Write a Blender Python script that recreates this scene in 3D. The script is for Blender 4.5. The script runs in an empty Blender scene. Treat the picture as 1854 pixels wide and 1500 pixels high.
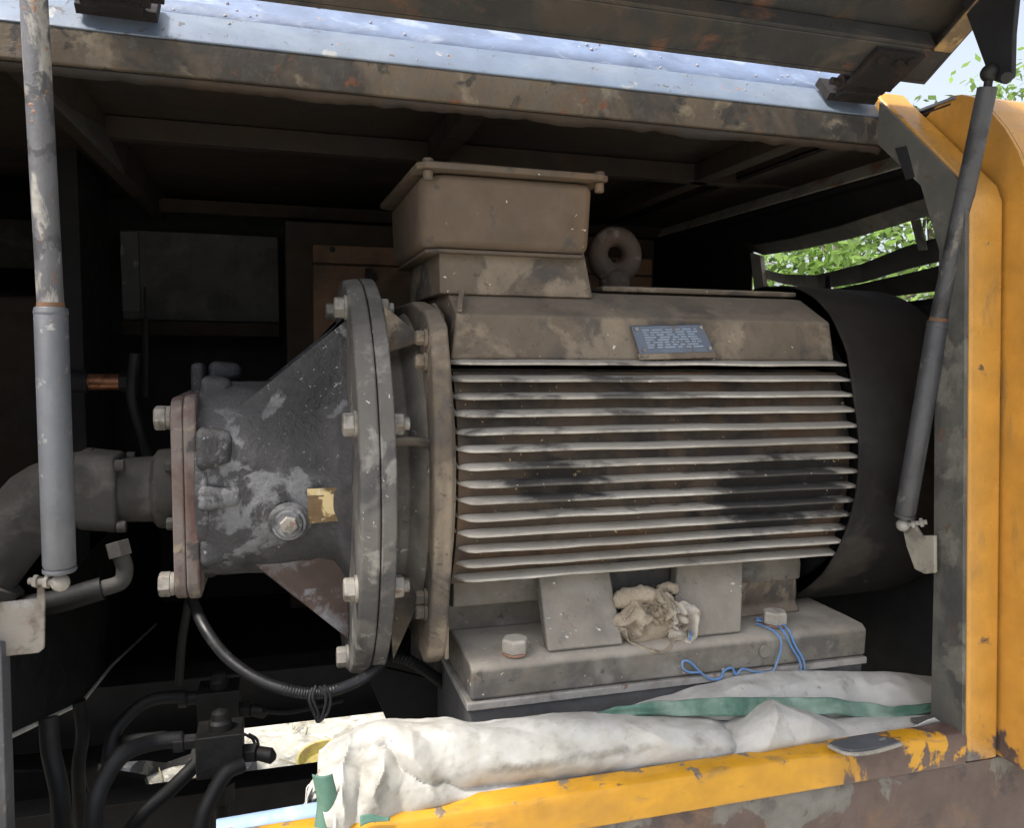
import bpy, bmesh, math, random
from mathutils import Vector, Matrix, noise
random.seed(7)
C = bpy.context.scene.collection
SC = bpy.context.scene
PI = math.pi
# ---------------------------------------------------------------- camera, sky, sun, exposure
FX = 1431.0
CAM = Vector((0, 0, 1.55))
_dX = Vector((5856-927, 750-681, -FX)).normalized()
_dY = Vector((510-927, 750-630, -FX)); _dY = (_dY - _dX*_dY.dot(_dX)).normalized()
_dZ = _dX.cross(_dY)
R = Matrix((_dX, _dY, _dZ))
cd = bpy.data.cameras.new('camera'); cam = bpy.data.objects.new('camera', cd); C.objects.link(cam)
cam.matrix_world = Matrix.Translation(CAM) @ R.to_4x4()
cd.sensor_width = 36; cd.lens = FX/1854*36; cd.clip_start = .02; cd.clip_end = 500
SC.camera = cam
SUN_EL, SUN_AZ = math.radians(60), math.radians(246)       # azimuth clockwise from +Y
w = bpy.data.worlds.new('World'); SC.world = w; w.use_nodes = True
nt = w.node_tree; bg = nt.nodes['Background']
sky = nt.nodes.new('ShaderNodeTexSky'); sky.sky_type = 'NISHITA'; sky.sun_disc = False
sky.sun_elevation = SUN_EL; sky.sun_rotation = SUN_AZ; sky.dust_density = 5.0; sky.air_density = 1.0; sky.ozone_density = 1.0
hs_ = nt.nodes.new('ShaderNodeHueSaturation'); hs_.inputs['Saturation'].default_value = .5; nt.links.new(sky.outputs[0], hs_.inputs['Color']); nt.links.new(hs_.outputs[0], bg.inputs[0]); bg.inputs[1].default_value = .15
sl = bpy.data.lights.new('sun', 'SUN'); sl.energy = 2.6; sl.angle = math.radians(8); sl.color = (1, .95, .88)
so = bpy.data.objects.new('sun', sl); C.objects.link(so)
sdir = Vector((math.sin(SUN_AZ)*math.cos(SUN_EL), math.cos(SUN_AZ)*math.cos(SUN_EL), math.sin(SUN_EL)))
so.rotation_euler = sdir.to_track_quat('Z', 'Y').to_euler(); so.location = (-4, -6, 8)
SC.view_settings.view_transform = 'Standard'; SC.view_settings.look = 'None'
SC.view_settings.exposure = 1.1; SC.view_settings.gamma = 1
SC.render.engine = 'CYCLES'

# ---------------------------------------------------------------- placing helpers
def ray(u, v): return R @ Vector(((u-927)/FX, (750-v)/FX, -1))
def at(u, v, Y): r = ray(u, v); return CAM + r*(Y/r.y)
def atx(u, v, X): r = ray(u, v); return CAM + r*(X/r.x)
def atz(u, v, Z): r = ray(u, v); return CAM + r*((Z-1.55)/r.z)

class MB:
    def __init__(s): s.bm = bmesh.new()
    def face(s, pts):
        try: return s.bm.faces.new([s.bm.verts.new(p) for p in pts])
        except Exception: return None
    def box(s, x0, x1, y0, y1, z0, z1):
        v = [s.bm.verts.new((x, y, z)) for x in (x0, x1) for y in (y0, y1) for z in (z0, z1)]
        for f in ((0,1,3,2),(4,6,7,5),(0,4,5,1),(2,3,7,6),(0,2,6,4),(1,5,7,3)): s.bm.faces.new([v[i] for i in f])
        return s
    def prism(s, pts, off):
        """polygon (3D points) swept by vector off"""
        off = Vector(off); a = [s.bm.verts.new(p) for p in pts]; b = [s.bm.verts.new(Vector(p)+off) for p in pts]; n = len(a)
        s.bm.faces.new(a[::-1]); s.bm.faces.new(b)
        for i in range(n): s.bm.faces.new((a[i], a[(i+1) % n], b[(i+1) % n], b[i]))
        return s
    def hull8(s, f, b):
        """loft between two point loops of equal length"""
        a = [s.bm.verts.new(p) for p in f]; c = [s.bm.verts.new(p) for p in b]; n = len(a)
        s.bm.faces.new(a[::-1]); s.bm.faces.new(c)
        for i in range(n): s.bm.faces.new((a[i], a[(i+1) % n], c[(i+1) % n], c[i]))
        return s
    def lathe(s, o, ax, prof, n=48, cap=True, phase=0):
        """prof = [(distance along ax, radius)]"""
        o = Vector(o); ax = Vector(ax).normalized()
        e1 = ax.orthogonal().normalized(); 
        if abs(ax.x) > .9: e1 = Vector((0, 0, 1))
        e2 = ax.cross(e1).normalized(); rings = []
        for d, r in prof:
            rings.append([s.bm.verts.new(o + ax*d + e1*(r*math.cos(phase+2*PI*i/n)) + e2*(r*math.sin(phase+2*PI*i/n))) for i in range(n)])
        for a, b in zip(rings, rings[1:]):
            for i in range(n): s.bm.faces.new((a[i], a[(i+1) % n], b[(i+1) % n], b[i]))
        if cap: s.bm.faces.new(rings[0][::-1]); s.bm.faces.new(rings[-1])
        return s
    def cyl(s, a, b, r0, r1=None, n=24, phase=0):
        a = Vector(a); b = Vector(b); r1 = r0 if r1 is None else r1
        return s.lathe(a, b-a, [(0, r0), ((b-a).length, r1)], n, True, phase)
    def tube(s, pts, r, n=10, sub=6, wob=0, ridge=0):
        P = [Vector(p) for p in pts]; Q = []
        P2 = [P[0]*2-P[1]] + P + [P[-1]*2-P[-2]]
        for i in range(1, len(P2)-2):
            for k in range(sub):
                t = k/sub; a, b, c, d = P2[i-1:i+3]
                Q.append(.5*((2*b)+(c-a)*t+(2*a-5*b+4*c-d)*t*t+(3*b-a-3*c+d)*t**3))
        Q.append(P[-1]); rings = []; up = None
        for i, q in enumerate(Q):
            tg = (Q[min(i+1, len(Q)-1)]-Q[max(i-1, 0)]).normalized()
            if up is None: up = tg.orthogonal().normalized()
            up = (up - tg*up.dot(tg)).normalized(); sd = tg.cross(up)
            rr = r(i/(len(Q)-1)) if callable(r) else r
            if ridge: rr *= 1 + ridge*(1 if i % 2 else -1)
            rings.append([])
            for j in range(n):
                an = 2*PI*j/n; p = q + up*rr*math.cos(an) + sd*rr*math.sin(an)
                if wob: p += noise.noise_vector(p*40)*wob
                rings[-1].append(s.bm.verts.new(p))
        for a, b in zip(rings, rings[1:]):
            for i in range(n): s.bm.faces.new((a[i], a[(i+1) % n], b[(i+1) % n], b[i]))
        s.bm.faces.new(rings[0][::-1]); s.bm.faces.new(rings[-1]); return s
    def grid(s, fn, nu, nv):
        g = [[s.bm.verts.new(fn(i/nu, j/nv)) for j in range(nv+1)] for i in range(nu+1)]
        for i in range(nu):
            for j in range(nv): s.bm.faces.new((g[i][j], g[i+1][j], g[i+1][j+1], g[i][j+1]))
        return s
    def hexhead(s, p, ax, r, h, shank=None, ph=0):
        p = Vector(p); ax = Vector(ax).normalized()
        s.lathe(p, ax, [(0, r), (h*.85, r), (h, r*.86)], 6, True, ph); return s
    def lean(s):
        for v in s.bm.verts:
            if v.co.z < 1.766: v.co.x += (1.766-v.co.z)*.062
        return s
    def jitter(s, a, sc=12):
        for v in s.bm.verts: v.co += noise.noise_vector(v.co*sc)*a
        return s
    def build(s, name, mat, parent=None, bevel=0, smooth=True, solid=0, subsurf=0, seg=2):
        bmesh.ops.recalc_face_normals(s.bm, faces=s.bm.faces)
        me = bpy.data.meshes.new(name); s.bm.to_mesh(me); s.bm.free(); me.materials.append(mat)
        o = bpy.data.objects.new(name, me); C.objects.link(o)
        if parent: o.parent = parent
        if smooth:
            for p in me.polygons: p.use_smooth = True
            me.set_sharp_from_angle(angle=math.radians(38))
        if solid: m = o.modifiers.new('s', 'SOLIDIFY'); m.thickness = solid
        if subsurf: m = o.modifiers.new('ss', 'SUBSURF'); m.levels = m.render_levels = subsurf
        if bevel:
            m = o.modifiers.new('b', 'BEVEL'); m.width = bevel; m.segments = seg; m.limit_method = 'ANGLE'; m.angle_limit = math.radians(35); m.harden_normals = True
        return o
def tag(o, label=None, cat=None, group=None, kind=None):
    for k, v in (('label', label), ('category', cat), ('group', group), ('kind', kind)):
        if v: o[k] = v
    return o
def empty(name, label, cat, group=None):
    o = bpy.data.objects.new(name, None); C.objects.link(o); o.empty_display_size = .05; return tag(o, label, cat, group)

# ---------------------------------------------------------------- materials
def L(c, color, scale, lo, hi, detail=8, st=(1, 1, 1), rough=None, bias=None, dist=.3, nr=.62, blob=None):
    return dict(blob=blob, c=color, s=scale, lo=lo, hi=hi, d=detail, st=st, rough=rough, bias=bias, dist=dist, nr=nr, k=c)
_seed = [0]
def mat(name, base, rough=.75, layers=(), bump=(60, .15), bump2=None, metal=0, dust=None, edge=None, spec=.5, pits=None, late=()):
    m = bpy.data.materials.new(name); m.use_nodes = True; t = m.node_tree; N = t.nodes; K = t.links.new
    b = N['Principled BSDF']; b.inputs['Metallic'].default_value = metal; b.inputs['Specular IOR Level'].default_value = spec
    geo = N.new('ShaderNodeNewGeometry')
    def math_(op, a, c, cl=False):
        n = N.new('ShaderNodeMath'); n.operation = op; n.use_clamp = cl
        for i, x in enumerate((a, c)):
            if isinstance(x, (int, float)): n.inputs[i].default_value = x
            else: K(x, n.inputs[i])
        return n.outputs[0]
    def nz(scale, detail=8, st=(1, 1, 1), dist=0, nr=.6):
        _seed[0] += 1; mp = N.new('ShaderNodeMapping'); K(geo.outputs['Position'], mp.inputs[0])
        mp.inputs['Location'].default_value = (_seed[0]*1.37, _seed[0]*.71, _seed[0]*2.11); mp.inputs['Scale'].default_value = st
        n = N.new('ShaderNodeTexNoise'); n.inputs['Scale'].default_value = scale; n.inputs['Detail'].default_value = detail
        n.inputs['Roughness'].default_value = nr; n.inputs['Distortion'].default_value = dist; K(mp.outputs[0], n.inputs[0]); return n.outputs[0]
    def rng(x, lo, hi, a=0., c=1.):
        n = N.new('ShaderNodeMapRange'); K(x, n.inputs[0])
        for i, q in enumerate((lo, hi, a, c)): n.inputs[i+1].default_value = q
        return n.outputs[0]
    def mix(f, a, c, typ='RGBA'):
        n = N.new('ShaderNodeMix'); n.data_type = typ; o = 6 if typ == 'RGBA' else 2
        K(f, n.inputs[0])
        for i, x in ((o, a), (o+1, c)):
            if isinstance(x, tuple): n.inputs[i].default_value = (*x[:3], 1)
            elif isinstance(x, (int, float)): n.inputs[i].default_value = x
            else: K(x, n.inputs[i])
        return n.outputs[2 if typ == 'RGBA' else 0]
    var = rng(nz(18, 6), .3, .7, .82, 1.18)
    vm = N.new('ShaderNodeVectorMath'); vm.operation = 'SCALE'; vm.inputs[0].default_value = base; K(var, vm.inputs['Scale'])
    col = vm.outputs[0]; rg = rng(nz(25, 5), .3, .7, max(0, rough-.1), min(1, rough+.1)); hs = []
    def apply(ls, col, rg):
        for l in ls:
            x = nz(l['s'], l['d'], l['st'], l['dist'], l['nr'])
            if l['bias']:
                ax, a0, a1, amt = l['bias']; sx = N.new('ShaderNodeSeparateXYZ'); K(geo.outputs['Position'], sx.inputs[0])
                x = math_('ADD', x, rng(sx.outputs[ax], a0, a1, 0, amt))
            if l['blob']:      # a stain of its own: centre, half sizes, weight
                ce, hs3, wt = l['blob']; q1 = N.new('ShaderNodeVectorMath'); q1.operation = 'SUBTRACT'; K(geo.outputs['Position'], q1.inputs[0]); q1.inputs[1].default_value = ce
                q2 = N.new('ShaderNodeVectorMath'); q2.operation = 'DIVIDE'; K(q1.outputs[0], q2.inputs[0]); q2.inputs[1].default_value = hs3
                q3 = N.new('ShaderNodeVectorMath'); q3.operation = 'LENGTH'; K(q2.outputs[0], q3.inputs[0]); x = math_('ADD', x, rng(q3.outputs['Value'], 1.3, .3, 0, wt))
            mk = rng(x, l['lo'], l['hi']); cc = l['c']
            v2 = rng(nz(l['s']*4, 4), .3, .7, .75, 1.25); q = N.new('ShaderNodeVectorMath'); q.operation = 'SCALE'; q.inputs[0].default_value = cc; K(v2, q.inputs['Scale'])
            mk = math_('MULTIPLY', mk, l['k'], True)
            col = mix(mk, col, q.outputs[0])
            if l['rough'] is not None: rg = mix(mk, rg, float(l['rough']), 'FLOAT')
            hs.append(mk)
        return col, rg
    col, rg = apply(layers, col, rg)
    if edge:
        bv = N.new('ShaderNodeBevel'); bv.samples = 3; bv.inputs[0].default_value = edge[1]
        dp = N.new('ShaderNodeVectorMath'); dp.operation = 'DOT_PRODUCT'; K(bv.outputs[0], dp.inputs[0]); K(geo.outputs['Normal'], dp.inputs[1])
        ew = math_('MULTIPLY', rng(dp.outputs['Value'], .97, .85), rng(nz(30, 6), .42, .58), True); col = mix(ew, col, edge[0])
    if dust:
        sx = N.new('ShaderNodeSeparateXYZ'); K(geo.outputs['Normal'], sx.inputs[0])
        dm = math_('MULTIPLY', rng(sx.outputs[2], .1, .9), rng(nz(9, 7), .3, .62, .25, dust[1]), True); col = mix(dm, col, dust[0]); rg = mix(dm, rg, .95, 'FLOAT')
    if late: col, rg = apply(late, col, rg)
    if pits:   # small pale specks (paint flecks, splashes)
        sp = nz(pits[1], 2, dist=.6, nr=.4); pm = math_('MULTIPLY', rng(sp, pits[2], pits[2]+.03), rng(nz(7, 3), .45, .55), True); col = mix(pm, col, pits[0])
    K(col, b.inputs['Base Color']); K(rg, b.inputs['Roughness'])
    h = math_('MULTIPLY', nz(bump[0], 8, nr=.65), bump[1])
    for mk in hs: h = math_('ADD', h, math_('MULTIPLY', mk, .12))
    if bump2: h = math_('ADD', h, math_('MULTIPLY', nz(bump2[0], 4), bump2[1]))
    bp = N.new('ShaderNodeBump'); bp.inputs['Strength'].default_value = .6; bp.inputs['Distance'].default_value = .006; K(h, bp.inputs['Height']); K(bp.outputs[0], b.inputs['Normal'])
    return m
RUST = (.16, .06, .025); DUST = (.30, .27, .23); SOOT = (.018, .018, .020)
m_motor = mat('motor_dusty_iron', (.125, .097, .071), .85, [
    L(.85, (.060, .055, .052), 7, .50, .58), L(.8, (.235, .19, .14), 6, .495, .545, dist=.4), L(.7, (.055, .052, .05), 70, .60, .66), L(.6, RUST, 22, .66, .72), L(.6, (.05, .045, .04), 11, .56, .66, st=(1, 1, .22))],
    bump=(120, .35), dust=((.26, .215, .165), .85), pits=((.6, .57, .5), 110, .735))
m_foot = mat('foot_gray_dust', (.17, .152, .128), .85, [L(.7, (.075, .074, .074), 8, .49, .60), L(.7, (.23, .22, .20), 9, .52, .60), L(.7, (.055, .053, .052), 60, .62, .67), L(.7, (.06, .058, .056), 5, .52, .62, st=(1, 1, .6)), L(.6, (.14, .08, .05), 14, .66, .70), L(.5, (.07, .066, .062), 10, .56, .66, st=(1, 1, .25))], bump=(110, .35), dust=((.40, .365, .31), .95), pits=((.6, .58, .52), 100, .71))
m_fin = mat('fin_iron', (.36, .335, .295), .85, [L(.7, (.15, .13, .11), 6, .50, .64, st=(.6, 1, 1)), L(.6, (.52, .50, .46), 12, .52, .62, st=(.3, 1, 1)), L(.8, RUST, 40, .66, .72, st=(.4, 1, 1))],
    bump=(90, .3), dust=((.55, .52, .46), .6), pits=((.6, .5, .38), 120, .70), late=[L(.93, (.030, .028, .027), 7, .66, .76, blob=((.76, 1.03, 1.335), (.20, .4, .085), .36)), L(.85, (.035, .032, .031), 8, .66, .76, blob=((.36, 1.03, 1.36), (.11, .4, .05), .30)), L(.8, (.035, .033, .032), 6, .585, .66, st=(.7, 1, 1))])
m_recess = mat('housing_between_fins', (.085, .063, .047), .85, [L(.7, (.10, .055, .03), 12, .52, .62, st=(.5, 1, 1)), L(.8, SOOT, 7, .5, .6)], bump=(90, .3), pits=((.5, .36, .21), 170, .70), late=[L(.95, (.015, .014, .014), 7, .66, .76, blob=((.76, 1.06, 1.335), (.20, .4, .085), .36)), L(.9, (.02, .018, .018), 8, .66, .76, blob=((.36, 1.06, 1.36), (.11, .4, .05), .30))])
m_box = mat('terminal_box_paint', (.108, .078, .054), .8, [L(.6, (.15, .088, .045), 5, .52, .62, st=(1.6, 1, .3)), L(.8, (.05, .048, .046), 24, .60, .68)],
    bump=(140, .16), dust=((.18, .13, .09), .5), pits=((.55, .5, .4), 90, .74), edge=((.05, .052, .055), .006))
m_gray = mat('adapter_cast_iron', (.058, .057, .062), .55, [L(.85, (.017, .0165, .018), 6, .46, .60, rough=.36), L(.55, (.12, .12, .128), 9, .52, .66, dist=.4), L(.75, (.22, .225, .24), 13, .60, .64, dist=.4, blob=((-.05, 1.2, 1.30), (.09, .3, .10), .12)), L(.5, (.10, .088, .07), 6, .56, .68), L(.6, (.10, .05, .03), 18, .65, .72)],
    bump=(60, 1.2), bump2=(170, .6), dust=((.12, .115, .115), .5), pits=((.42, .42, .44), 160, .70))
m_flange = mat('flange_iron', (.11, .102, .095), .75, [L(.8, (.045, .045, .047), 10, .50, .58), L(.8, (.25, .24, .22), 13, .56, .62, dist=.4)], bump=(80, .4), dust=((.2, .19, .17), .5), pits=((.5, .48, .45), 140, .72))
m_bolt = mat('bolt_steel', (.30, .28, .25), .55, [L(.7, (.10, .09, .08), 40, .5, .62), L(.6, RUST, 60, .6, .66)], metal=.35, bump=(150, .2), dust=((.4, .38, .34), .6))
m_rustplate = mat('rusty_mount_plate', (.17, .14, .13), .7, [L(.9, (.11, .06, .05), 14, .48, .60, st=(1, 1, .5)), L(.8, (.33, .28, .20), 16, .56, .62, bias=(2, 1.34, 1.18, .10)), L(.8, (.05, .05, .055), 20, .58, .63)], bump=(90, .4))
m_black = mat('dark_shade_paint', (.010, .0098, .012), .7, [L(.5, (.020, .018, .016), 5, .5, .65)], bump=(30, .1))  # near-black base carries the shade of the unlit bay
m_dkbrown = mat('dusty_dark_brown_steel', (.036, .023, .015), .8, [L(.6, (.02, .02, .022), 6, .48, .6), L(.6, (.05, .03, .018), 9, .56, .66)], bump=(60, .2))
m_cab = mat('control_cabinet_paint', (.22, .13, .08), .75, [L(.7, (.05, .036, .028), 5, .46, .62), L(.4, (.2, .13, .08), 7, .55, .68)], bump=(60, .1))
m_beam = mat('weathered_beam_paint', (.105, .080, .056), .75, [L(.85, (.032, .029, .027), 6, .47, .57, dist=.4), L(.7, (.24, .195, .14), 14, .55, .63, dist=.4), L(.45, (.09, .085, .08), 40, .52, .64), L(.9, (.15, .055, .025), 30, .60, .67), L(.85, (.028, .026, .025), 22, .60, .65, bias=(0, .55, .9, .07))], bump=(90, .4), bump2=(25, .2))
m_blue = mat('blue_gray_paint', (.125, .16, .22), .38, [L(.7, (.15, .18, .22), 5, .48, .60, st=(1, 1, 2)), L(.6, (.34, .33, .29), 24, .64, .68, st=(1, 1, .5)), L(.95, (.30, .14, .06), 26, .665, .69, dist=.4), L(.9, (.08, .07, .06), 60, .655, .67, bias=(0, .3, -.2, .05))], bump=(70, .15), spec=.6)
m_roof = mat('roof_flaking_paint', (.135, .18, .28), .5, [L(.7, (.10, .13, .20), 7, .48, .60, dist=.4), L(.5, (.30, .35, .43), 14, .55, .64, dist=.4), L(1, (.40, .20, .09), 34, .68, .70), L(1, (.6, .58, .52), 70, .71, .72)], bump=(60, .3), spec=.6)
m_hatch = mat('hatch_underside_paint', (.050, .040, .031), .7, [L(.8, (.022, .024, .026), 5, .48, .54, dist=.4), L(.5, (.12, .095, .07), 8, .55, .66, dist=.4), L(.7, (.13, .06, .035), 14, .60, .68)], bump=(60, .25), bump2=(14, .2))
m_yellow = mat('yellow_paint', (.50, .25, .045), .32, [L(.9, (.10, .09, .075), 45, .69, .72), L(.6, (.36, .19, .05), 6, .5, .66, st=(1, 1, .4)), L(.5, (.25, .16, .07), 26, .58, .68, st=(1, 1, .3)), L(.5, (.62, .42, .20), 8, .64, .70, st=(1, 1, .5)), L(1, (.085, .06, .055), 9, .66, .70, bias=(2, 1.28, .95, .11), dist=.4), L(.9, (.12, .11, .10), 18, .69, .71, bias=(2, 1.2, .95, .10))], bump=(50, .06), spec=.5)
m_rail = mat('worn_yellow_rail_paint', (.50, .25, .014), .42, [L(.6, (.36, .18, .03), 9, .48, .62, st=(.4, 1, 1)), L(.6, (.20, .13, .06), 40, .57, .66, st=(.3, 1, 1)), L(.95, (.16, .10, .04), 55, .69, .71, st=(.35, 1, 1)), L(1, (.095, .06, .05), 9, .665, .69, bias=(0, .70, .77, .215), dist=.4), L(.9, (.13, .12, .11), 30, .70, .73, bias=(2, .975, .99, .12))],
    bump=(50, .1), edge=((.12, .11, .10), .006))
m_jamb = mat('gray_jamb_paint', (.085, .083, .074), .7, [L(.8, (.038, .038, .038), 8, .48, .56, st=(1, 1, .6)), L(.7, (.15, .145, .125), 14, .56, .62), L(.7, (.10, .05, .03), 30, .64, .68)], bump=(90, .3))
m_panel = mat('rusted_lower_panel', (.10, .072, .062), .75, [L(.9, (.15, .145, .13), 7, .575, .60, bias=(2, .885, .935, .11), dist=.4), L(.7, (.17, .10, .06), 12, .52, .62, st=(1, 1, .5)), L(.8, (.06, .045, .045), 16, .56, .64)], bump=(90, .35))
m_strut = mat('strut_gray_paint', (.085, .09, .102), .5, [L(.7, (.10, .105, .115), 10, .48, .6, st=(1, 1, .4)), L(.6, (.26, .255, .24), 30, .60, .64), L(.8, RUST, 50, .66, .7)], bump=(120, .15))
m_strutrod = mat('strut_worn_tube', (.10, .10, .11), .5, [L(.9, (.30, .285, .26), 28, .52, .57, st=(1, 1, .4), dist=.4), L(.8, (.05, .05, .055), 20, .56, .60), L(.9, (.28, .12, .05), 45, .63, .67)], bump=(90, .4))
m_bracket = mat('pale_bracket_paint', (.38, .365, .33), .6, [L(.8, (.20, .17, .14), 16, .52, .62), L(.9, (.26, .13, .07), 12, .58, .66, bias=(0, -.27, -.31, .06))], bump=(80, .3))
m_bracket2 = mat('grimy_bracket_paint', (.30, .28, .235), .65, [L(.7, (.12, .11, .10), 20, .5, .62), L(.9, (.2, .1, .05), 30, .6, .68)], bump=(80, .3))
m_brk = mat('pale_chipped_bracket', (.24, .22, .195), .6, [L(.8, (.10, .075, .06), 18, .53, .61), L(.7, (.20, .11, .08), 9, .60, .68), L(.5, (.38, .39, .41), 14, .56, .64)], bump=(80, .3))
m_rubber = mat('black_hose_rubber', (.013, .013, .015), .42, [L(.5, (.05, .048, .046), 30, .52, .66)], bump=(160, .15))
m_hose = mat('dull_hose_rubber', (.004, .0042, .0045), .65, [L(.6, (.012, .012, .013), 16, .52, .66)], bump=(120, .2))  # base darkened so the lower left hoses look shaded
m_pump = mat('pump_dusty_gray', (.05, .047, .044), .75, [L(.7, (.04, .038, .036), 9, .48, .6), L(.6, (.14, .13, .12), 10, .56, .66)], bump=(110, .4), dust=((.12, .11, .10), .6))
m_valve = mat('valve_block_steel', (.008, .0075, .007), .6, [L(.6, (.02, .018, .016), 20, .52, .62)], bump=(90, .25))  # bay shade is put into the steel's dark base
m_shim = mat('pale_shim_steel', (.30, .285, .27), .65, [L(.8, (.22, .20, .18), 20, .5, .62), L(.8, RUST, 24, .62, .68)], bump=(100, .3))
m_support = mat('gray_support_paint', (.09, .09, .092), .7, [L(.6, (.14, .13, .12), 14, .54, .62), L(.7, (.05, .05, .055), 8, .52, .6)], bump=(90, .3))
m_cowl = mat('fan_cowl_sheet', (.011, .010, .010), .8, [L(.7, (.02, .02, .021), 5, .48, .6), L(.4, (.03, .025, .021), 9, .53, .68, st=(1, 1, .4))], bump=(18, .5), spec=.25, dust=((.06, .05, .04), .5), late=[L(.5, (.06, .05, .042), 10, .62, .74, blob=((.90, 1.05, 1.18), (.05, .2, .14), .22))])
m_sack = mat('dirty_white_woven_sack', (.455, .45, .43), .6, [L(.55, (.33, .305, .245), 5, .48, .70), L(.5, (.25, .225, .17), 13, .57, .70, dist=.4), L(.4, (.2, .18, .14), 30, .60, .70), L(.7, (.12, .10, .08), 70, .68, .72), L(.75, (.13, .12, .095), 16, .60, .80, blob=((.36, .935, 1.015), (.24, .2, .010), .22)), L(.7, (.12, .11, .085), 14, .60, .80, blob=((.09, .92, 1.03), (.045, .2, .04), .22))], bump=(420, .10), bump2=(26, .2), spec=.3)
m_green = mat('green_sack_stripe', (.075, .165, .125), .65, [L(.7, (.24, .32, .27), 9, .48, .60), L(.5, (.03, .08, .06), 12, .54, .64)], bump=(200, .1))
m_glove = mat('dirty_glove_cotton', (.33, .28, .215), .95, [L(.8, (.15, .12, .09), 30, .54, .66), L(.5, (.52, .48, .42), 24, .58, .68)], bump=(420, .6), bump2=(140, .3), spec=.2)
m_wire = mat('blue_wire_plastic', (.10, .23, .48), .5, [L(.5, (.22, .26, .32), 60, .5, .62)], bump=(100, .02))
m_tube = mat('pale_blue_pipe', (.30, .42, .62), .4, [L(.8, (.35, .16, .08), 40, .64, .68), L(.5, (.5, .6, .8), 12, .52, .6)], bump=(50, .05))
m_ground = mat('sandy_ground', (.40, .385, .33), .95, [L(.7, (.20, .19, .16), 9, .48, .60, dist=.4), L(.7, (.66, .63, .55), 30, .54, .62), L(.8, (.10, .15, .05), 5, .62, .68)], bump=(30, .8), bump2=(90, .6))
m_basin = mat('yellow_basin_plastic', (.62, .52, .16), .5, [L(.8, (.50, .36, .2), 40, .5, .6)], bump=(60, .1))
m_tyre = mat('old_tyre_rubber', (.06, .06, .062), .8, [L(.7, (.25, .24, .21), 20, .54, .62)], bump=(90, .4))
m_copper = mat('copper_fitting', (.45, .20, .11), .35, [L(.6, (.10, .05, .03), 60, .5, .6)], metal=.7, bump=(90, .1))
m_label = mat('scuffed_yellow_label', (.66, .52, .27), .5, [L(.95, (.13, .075, .03), 34, .475, .54, dist=.4, bias=(0, .045, .085, .06)), L(.8, (.75, .70, .55), 60, .58, .62)], bump=(70, .1))
m_name = mat('silver_blue_nameplate', (.11, .13, .17), .45, [L(.8, (.12, .10, .09), 30, .54, .62)], metal=.2, bump=(60, .05))
m_print = mat('nameplate_print', (.24, .29, .37), .5, [L(.8, (.1, .09, .08), 60, .56, .62)], bump=(60, .01))
m_bark = mat('bark', (.09, .07, .05), .9, [L(.6, (.16, .14, .11), 14, .5, .6)], bump=(40, .8))
def leafmat(name, c):
    m = bpy.data.materials.new(name); m.use_nodes = True; t = m.node_tree; b = t.nodes['Principled BSDF']
    g = t.nodes.new('ShaderNodeNewGeometry'); hv = t.nodes.new('ShaderNodeHueSaturation'); hv.inputs['Color'].default_value = (*c, 1)
    mr = t.nodes.new('ShaderNodeMapRange'); mr.inputs[3].default_value = .55; mr.inputs[4].default_value = 1.5
    t.links.new(g.outputs['Random Per Island'], mr.inputs[0]); t.links.new(mr.outputs[0], hv.inputs['Value']); t.links.new(hv.outputs[0], b.inputs['Base Color'])
    b.inputs['Roughness'].default_value = .55
    tr = t.nodes.new('ShaderNodeBsdfTranslucent'); mx = t.nodes.new('ShaderNodeMixShader'); mx.inputs[0].default_value = .45
    t.links.new(hv.outputs[0], tr.inputs[0]); t.links.new(b.outputs[0], mx.inputs[1]); t.links.new(tr.outputs[0], mx.inputs[2])
    t.links.new(mx.outputs[0], t.nodes['Material Output'].inputs[0]); return m
m_leaf = leafmat('fresh_leaf', (.19, .30, .075)); m_leaf2 = leafmat('tree_leaf', (.11, .17, .055))

# ================================================================ ground
g = MB(); g.grid(lambda s, t: Vector(((s-.5)*240, (t-.5)*240, 0)), 4, 4); go = g.build('ground', m_ground, smooth=False); tag(go, kind='structure')

# ================================================================ machine body (enclosure)
body = empty('machine_body', 'grimy sheet steel enclosure of a concrete pump around the motor bay', 'machine body')
def P(name, mb, m, bevel=.0015, par=None, **k): return mb.build(name, m, par or body, bevel=bevel, **k)
# top beam: brown vertical face, gray lower lip, blue chamfer strip
XL = -.75
def strip(y0, z0, y1, z1, x0, x1, n=90, amp=.0015):
    return lambda s, t: Vector((x0+(x1-x0)*s, y0+(y1-y0)*t, z0+(z1-z0)*t)) + noise.noise_vector(Vector((s*30, t*3, y0*10)))*amp
mb = MB(); mb.prism([(XL, 1.08, 1.884), (XL, 1.08, 1.926), (XL, 1.098, 1.926), (XL, 1.098, 1.884)], (.94-XL, 0, 0)); P('top_beam', mb, m_beam, .003)
mb = MB()
def lipf(s, t):
    x = XL+(.935-XL)*s; d = .007+.010*max(0, noise.noise(Vector((x*9, 0, 3)))) + .004*noise.noise(Vector((x*40, 0, 1)))
    return Vector((x, 1.088+.012*t, 1.884-d*t))
mb.grid(lipf, 220, 2); P('torn_seal_lip', mb, m_dkbrown, 0, solid=.003)
mb = MB(); mb.prism([(XL, 1.078, 1.926), (XL, 1.118, 1.972), (XL, 1.128, 1.976), (XL, 1.128, 1.965), (XL, 1.10, 1.924)], (.985-XL, 0, 0)); P('roof_edge_strip', mb, m_blue, .003, seg=3)
mb = MB(); mb.grid(lambda s, t: Vector((XL+(.985-XL)*s, 1.13+.32*t, 1.975+.27*t)) + Vector((0, 0, .002*noise.noise(Vector((s*14, t*4, 2))))), 60, 8); P('raised_roof_panel', mb, m_roof, 0, solid=.004)
mb = MB()
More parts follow.
